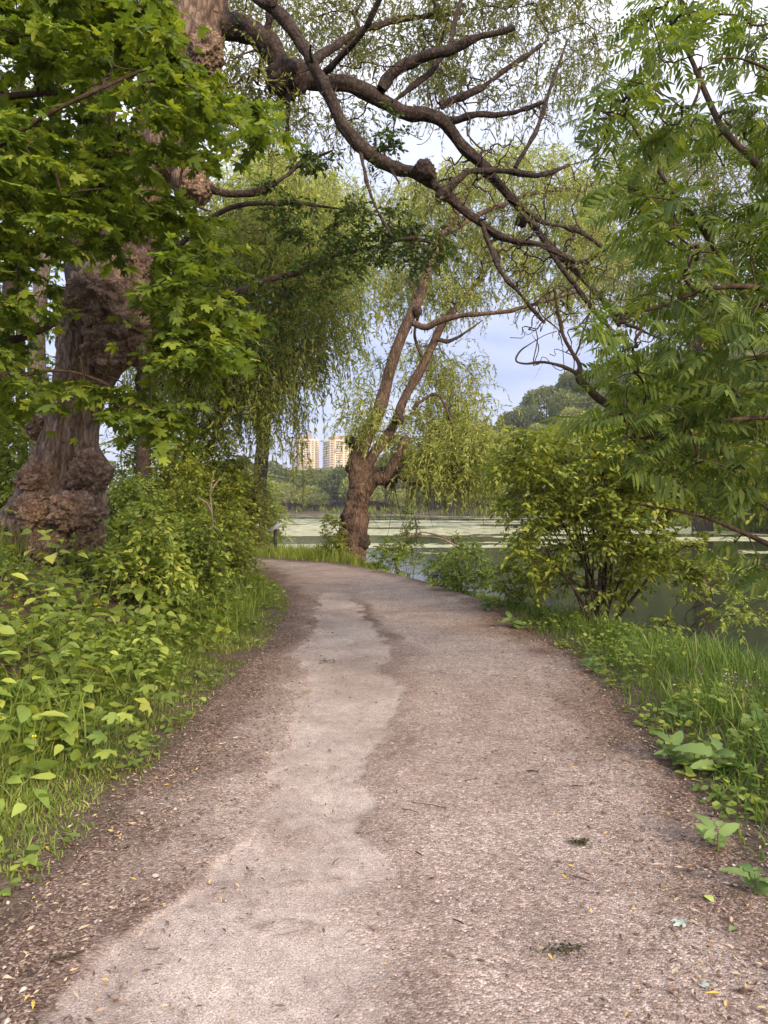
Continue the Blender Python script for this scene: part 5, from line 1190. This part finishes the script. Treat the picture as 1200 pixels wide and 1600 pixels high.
ps, ls = path_sd(x, y), lake_sd(x, y)
k = (ps > 0.03 + 0.22 * rg.random(n) ** 2) & (ls > 0.12) & (x > np.interp(y, RIGHT[:, 1], RIGHT[:, 0]) - .2); x, y, ps = x[k], y[k], ps[k]
clump = fbm(xy0(x * 1.6, y * 1.6), 3, 15)
hh = (0.10 + 0.24 * sstep(0.05, .75, ps) * sstep(26, 6, y)) * rg.uniform(.55, 1.25, len(x)) * (1 + .5 * clump)
MB().add(*blades(x, y, hh, rg, .7, .0042)).build('verge_grass', L_GRASS, kind='stuff')
n = 52000; y = 1.9 + 16 * rg.random(n) ** 1.3; x = np.interp(y, LEFT[:, 1], LEFT[:, 0]) - rg.uniform(-0.05, 1.3, n) ** 1.0
ps = path_sd(x, y); k = (ps > -0.02 + .30 * rg.random(n) ** 2 - 0.10 * sstep(6, 10, y)) & (fbm(xy0(x * 2.2, y * 2.2), 3, 19) > -.40 + .42 * sstep(.40, -.05, ps)); x, y, ps = x[k], y[k], ps[k]
hh = (0.045 + 0.12 * sstep(.1, .8, ps)) * rg.uniform(.5, 1.3, len(x))
MB().add(*blades(x, y, hh, rg, .9, .0034)).build('verge_grass', L_TURF, kind='stuff')
n = 9000; y = rg.uniform(3.2, 16, n); x = np.interp(y, LEFT[:, 1], LEFT[:, 0]) - rg.uniform(.35, 4.0, n); k = fbm(xy0(x * .8, y * .8), 3, 91) > .05; x, y = x[k], y[k]
MB().add(*blades(x, y, rg.uniform(.25, .75, len(x)), rg, .5, .0045)).build('thicket_grass', L_COVER, kind='stuff')
# grass and low herbs between the far edge of the path and the lake
n = 30000; x = rg.uniform(-9, 2.4, n); y = rg.uniform(13, 29, n); ps, ls = path_sd(x, y), lake_sd(x, y)
k = (ps > 0.04 + .12 * rg.random(n)) & (ls > .05) & ((x > np.interp(y, RIGHT[:, 1], RIGHT[:, 0]) - .3) | (y > 24)); x, y, ps = x[k], y[k], ps[k]
lo = sstep(-1.2, -.2, x)
hh = (0.22 * lo + 0.42 * (1 - lo)) * rg.uniform(.5, 1.3, len(x)) * sstep(-.1, .4, ps)
MB().add(*blades(x, y, hh, rg, .45, .009)).build('bank_grass', L_REED, kind='stuff')
# low round-leaved herbs along both verges
n = 12000; y = 2.2 + 18 * rg.random(n) ** 1.3; side = rg.random(n) < .62
x = np.where(side, np.interp(y, RIGHT[:, 1], RIGHT[:, 0]) + rg.uniform(0, 1.1, n), np.interp(y, LEFT[:, 1], LEFT[:, 0]) - rg.uniform(0, 1.0, n))
ps, ls = path_sd(x, y), lake_sd(x, y); k = (ps > .03) & (ls > .1) & (fbm(xy0(x * 1.7, y * 1.7), 3, 29) > .02); x, y, ps = x[k], y[k], ps[k]
z = H(x, y) + rg.uniform(.01, .16, len(x)) * (0.4 + sstep(0, .6, ps)); a = rg.uniform(0, 6.28, len(x))
MB().add(*leaves(t_blade(.38, .15, .2, ((0, .2), (.35, 1), (.75, .7), (1, 0))), np.stack([x, y, z], -1), np.stack([np.cos(a), np.sin(a), rg.uniform(-.3, .5, len(x))], -1), A(0, 0, 1) + rg.normal(0, .35, (len(x), 3)), rg.uniform(.03, .075, len(x)))).build('verge_herbs', L_COVER, kind='stuff')
# docks and burdocks on the right verge
def dock(label, px, d, n, size, rg, rise=(.15, 1.1)):
    n = n + 3
    b = on_ground(px, 0, d); b[2] += .04; t = thing('dock_plant', label, 'plant', b)
    v, f, c = limb([b - A(0, 0, .06), b + A(.005, 0, .03), b + A(.01, .01, .06 + size * .3)], [.007, .006, .003], 8, 6); MB().add(v, f).build('stem', M_STEM, t)
    for k in range(n):
        a = 2.4 * k + rg.normal(0, .3); e = rg.uniform(*rise); dr = nrm(A(math.cos(a), math.sin(a), e))
        place('leaf', W_LEAF['dock'], t, frame_of(dr, A(0, 0, 1) + A(0, -.3, 0) + rg.normal(0, .3, 3)), b + A(0, 0, .02 + .012 * k) + dr * .02, size * rg.uniform(.45, .95))
for q in [('large dock plant with broad upright leaves at the right verge', 1120, 4.55, 9, .22), ('dock plant leaning over the gravel left of the large dock', 1050, 4.75, 7, .17), ('small dock plant at the right edge of the gravel by the bottom corner', 1120, 3.55, 6, .12),
          ('tall dock leaf clump at the far right edge above the grass', 1180, 5.3, 6, .24), ('low dock plant where the grass meets the path at mid distance', 925, 7.4, 7, .14), ('dock plant at the path edge before the many stemmed shrub', 800, 10.2, 7, .19), ('second dock plant nearer the lake at the path corner', 760, 11.8, 6, .18),
          ('young dock plant with three pale leaves low in the right hand grass', 1062, 5.6, 5, .13), ('grey green dock plant drooping at the lower right corner', 1178, 3.15, 5, .12)]:
    dock(*q, rg)
# white flower heads in the right-hand grass
M_WHITE = plain_mat('white_petal', [(0.78, 0.78, 0.72)], 0.6, 0.3)
wf = thing('white_wildflower', 'spray of small white flowers in the tall grass at the right', 'flower', on_ground(1150, 0, 5.9))
n = 40; q = on_ground(1150, 0, 5.9) + np.c_[rg.normal(0, .10, n), rg.normal(0, .10, n), .33 + rg.normal(0, .04, n)]; a = rg.uniform(0, 6.28, n)
MB().add(*leaves(T_SMALL, q, np.stack([np.cos(a), np.sin(a), a * 0 + .2], -1), A(0, 0, 1) + rg.normal(0, .3, (n, 3)), np.full(n, .018))).build('petals', M_WHITE, wf, kind='stuff')
st = on_ground(1150, 0, 5.9); Ct = np.stack([np.stack([st, st * .5 + q[i] * .5, q[i]]) for i in range(0, n, 3)]); MB().add(*tubes(Ct, np.full((len(Ct), 3), .0015), 3)).build('stems', M_STEM, wf, kind='stuff')

# ------------------------------------------------------------------ loose stones, litter and fallen leaves on the path
rg = RNG(111)
def ground_pts(n, y0, y1, pw, rg, margin=0.0):
    y = y0 + (y1 - y0) * rg.random(n) ** pw; l, r = np.interp(y, LEFT[:, 1], LEFT[:, 0]), np.interp(y, RIGHT[:, 1], RIGHT[:, 0])
    u = rg.random(n); return l - margin + (r - l + 2 * margin) * u, y, u
x, y, u = ground_pts(42000, 1.7, 11, 2.0, rg, .12)
edge_ = np.abs(u - .5) * 2; k = rg.random(len(x)) < .35 + .65 * edge_ ** 2; x, y = x[k], y[k]
tlx, trx = np.interp(y, TRK_Y, TRK_L), np.interp(y, TRK_Y, TRK_R); on = (x > tlx) & (x < trx); k = ~on | (rg.random(len(x)) < .22); x, y = x[k], y[k]
oct_ = np.array([(1, 0, 0), (0, 1, 0), (-1, 0, 0), (0, -1, 0), (0, 0, 1), (0, 0, -1)], float); of_ = np.array([(0, 1, 4), (1, 2, 4), (2, 3, 4), (3, 0, 4), (1, 0, 5), (2, 1, 5), (3, 2, 5), (0, 3, 5)])
n = len(x); s = rg.lognormal(-5.85, .60, n).clip(.0012, .016); a = rg.uniform(0, 6.28, n)
sh = np.stack([rg.uniform(.8, 1.6, n), rg.uniform(.6, 1.1, n), rg.uniform(.35, .7, n)], -1)
v = oct_[None] * (sh * s[:, None])[:, None] * rg.uniform(.75, 1.25, (n, 6, 1)); ca, sa = np.cos(a)[:, None], np.sin(a)[:, None]
v = np.stack([v[..., 0] * ca - v[..., 1] * sa, v[..., 0] * sa + v[..., 1] * ca, v[..., 2]], -1)
pz = path_z(x, y) + s * .12; v += np.stack([x, y, pz], -1)[:, None]
MB().add(v.reshape(-1, 3), (of_[None] + (np.arange(n) * 6)[:, None, None]).reshape(-1, 3)).build('gravel', island_mat('loose_stone', [(0, (0.13, 0.10, 0.09)), (.45, (0.24, 0.185, 0.16)), (.8, (0.36, 0.29, 0.26)), (1, (0.56, 0.50, 0.46))], .8), kind='stuff', smooth=False)
# dry willow leaves, bark chips and seeds, thickest along both edges
x, y, u = ground_pts(34000, 1.7, 14, 1.7, rg, .35)
e = np.minimum(np.abs(x - np.interp(y, LEFT[:, 1], LEFT[:, 0])), np.abs(x - np.interp(y, RIGHT[:, 1], RIGHT[:, 0])))
k = rg.random(len(x)) < .06 + .94 * sstep(1.0, .05, e + .25 * fbm(xy0(x * 2, y * 2), 3, 3)); x, y = x[k], y[k]; n = len(x)
a = rg.uniform(0, 6.28, n); z = np.where(path_sd(x, y) < 0, path_z(x, y), H(x, y)) + rg.uniform(.003, .012, n)
MB().add(*leaves(t_lance(.16, .05), np.stack([x, y, z], -1), np.stack([np.cos(a), np.sin(a), rg.normal(0, .12, n)], -1), A(0, 0, 1) + rg.normal(0, .3, (n, 3)), rg.uniform(.012, .042, n))).build('leaf_litter', island_mat('dry_litter', [(0, (0.07, 0.043, 0.03)), (.5, (0.17, 0.11, 0.08)), (.8, (0.30, 0.22, 0.16)), (.93, (0.50, 0.40, 0.28)), (1, (0.62, 0.40, 0.10))], .8), kind='stuff')
# things one can point at
M_FALL = {'green': plain_mat('fallen_green', [(0.16, 0.24, 0.07)], .5), 'yellow': plain_mat('fallen_yellow', [(0.62, 0.40, 0.07)], .55), 'grey': plain_mat('fallen_grey', [(0.38, 0.44, 0.36)], .6), 'lime': plain_mat('fallen_lime', [(0.34, 0.42, 0.10)], .55), 'tan': plain_mat('fallen_tan', [(0.50, 0.36, 0.22)], .6)}
def gp(px, py): d = FPX * EYE / (py - HORIZ); x = (px - 600) / FPX * d; return A(x, d, float(path_z(np.array([x]), np.array([d]))[0]) + .010)
for lab, px, py, tm, mm, s in [('grey green maple leaf lying underside up on the gravel at lower right', 1072, 1450, T_MAPLE, 'grey', .058), ('lime coloured leaf on the gravel beside the right verge', 1103, 1407, T_HEART, 'lime', .050),
                               ('green leaf scrap on the gravel below the large dock', 845, 1328, T_HEART, 'green', .026), ('yellow willow leaf on the right half of the path', 878, 1371, T_WILLOW, 'yellow', .04), ('yellow willow leaf beside the dark debris clump', 856, 1496, T_WILLOW, 'yellow', .04),
                               ('small green leaf near the middle of the path', 567, 1354, T_HEART, 'green', .024), ('tan leaf on the path left of the debris clump', 843, 1490, T_WILLOW, 'tan', .032), ('yellow leaf at the middle bottom of the path', 608, 1513, T_WILLOW, 'yellow', .036),
                               ('pale green leaf at the bottom right edge of the gravel', 1105, 1552, T_HEART, 'grey', .046), ('long yellow leaf at the lower right litter', 1126, 1560, T_WILLOW, 'yellow', .05), ('orange yellow leaf at the left litter edge', 52, 1568, T_WILLOW, 'yellow', .05),
                               ('yellow leaf on the left litter above the pale track', 72, 1325, T_WILLOW, 'yellow', .05), ('pale dry leaf on the left litter', 140, 1334, T_WILLOW, 'tan', .05), ('yellow leaf where the grass meets the left litter', 255, 1228, T_WILLOW, 'yellow', .045),
                               ('tan leaf at the bottom left corner litter', 120, 1458, T_WILLOW, 'tan', .06), ('long tan leaf at the far right litter', 1143, 1440, T_WILLOW, 'tan', .045), ('light green leaf below the lower corner dock', 1148, 1457, T_HEART, 'green', .035)]:
    a = rg.uniform(0, 6.28); o = place('fallen_leaf', MB().add(*tm).mesh('fallen_leaf', M_FALL[mm]), None, frame_of(A(math.cos(a), math.sin(a), .05), A(*rg.normal(0, .12, 2), 1)), gp(px, py), s)
    o['label'] = lab; o['category'] = 'leaf'
for lab, px, py, L, a, r in [('short dark twig on the path right of centre', 716, 1446, .05, 2.4, .003), ('dark twig on the gravel near the middle', 654, 1338, .05, 2.2, .003), ('brown twig lying across the right of the path', 905, 1378, .09, 2.5, .0025), ('thin twig on the worn track edge', 525, 1350, .07, 1.2, .002),
                             ('pale wood chip by the right verge', 1027, 1360, .06, 3.1, .005), ('brown wood chip on the path under the large dock', 832, 1211, .07, 3.0, .005), ('reddish stick on the gravel left of the dock', 900, 1235, .08, 3.15, .003), ('stick lying on the litter at the left edge', 105, 1500, .12, .5, .004),
                             ('pinkish wood chip on the left litter', 372, 1156, .07, .4, .006), ('long thin twig at the right half of the path', 670, 1262, .2, 2.7, .002), ('short stick below the worn track end', 640, 1270, .1, 2.6, .002)]:
    c = gp(px, py); dr = A(math.cos(a), math.sin(a), 0) * L / 2
    v, f, _ = limb([c - dr + A(0, 0, r), c + A(*rg.normal(0, L * .06, 2), r * 1.6), c + dr + A(0, 0, r)], [r, r * 1.1, r * .6], 10, 6)
    o = MB().add(v, f).build('twig', M_DEAD if 'pale' in lab or 'pink' in lab else M_TWIG); o['label'] = lab; o['category'] = 'twig'
for lab, px, py, s in [('dark clump of rotted leaf debris on the lower right of the path', 880, 1490, .045), ('small dark clump of dry moss on the path below the dock', 908, 1322, .026), ('green catkin scrap lying across the worn track', 510, 1036, .07)]:
    c = gp(px, py); n = 60; a = rg.uniform(0, 6.28, n); q = c + np.c_[rg.normal(0, s, n), rg.normal(0, s * .5, n), rg.uniform(0, .008, n)]
    o = MB().add(*leaves(T_SMALL, q, np.stack([np.cos(a), np.sin(a), rg.normal(0, .3, n)], -1), A(0, 0, 1) + rg.normal(0, .5, (n, 3)), rg.uniform(.012, .03, n))).build('leaf_debris', island_mat('debris', [(0, (0.035, 0.045, 0.025)), (1, (0.10, 0.085, 0.05))])); o['label'] = lab; o['category'] = 'debris'
for lab, px, py, s in [('rounded pale stone on the left litter edge', 243, 1372, .012), ('smooth grey stone on the right gravel', 918, 1368, .011), ('white pebble right of the middle path', 683, 1413, .008), ('brown stone by the worn track', 585, 1455, .012), ('reddish stone near the bottom left of the track', 180, 1566, .012), ('grey stone at the bottom right of the gravel', 994, 1319, .010), ('pale pebble low on the middle of the path', 590, 1486, .008)]:
    c = gp(px, py); v, f = burl(c + A(0, 0, s * .2), (s * 1.3, s, s * .6), int(px), .25, (16, 10))
    o = MB().add(v, f).build('stone', plain_mat('stone', [(0.42, 0.36, 0.33) if 'pale' in lab or 'white' in lab else (0.24, 0.17, 0.14)], .75, .3, 30)); o['label'] = lab; o['category'] = 'stone'

# ------------------------------------------------------------------ the evening air
hz = MB(); box(hz, (0, 1175.0, 55.0), (3300, 2560, 122))
hm, hn, hl = mat('evening_haze')
ho = N(hn, 'OutputMaterial'); hv = hn.new('ShaderNodeVolumePrincipled'); hv.inputs['Color'].default_value = (0.86, 0.90, 0.97, 1); hv.inputs['Density'].default_value = 0.00022
hl.new(hv.outputs[0], ho.inputs['Volume'])
hz.build('haze', hm, smooth=False, kind='stuff')
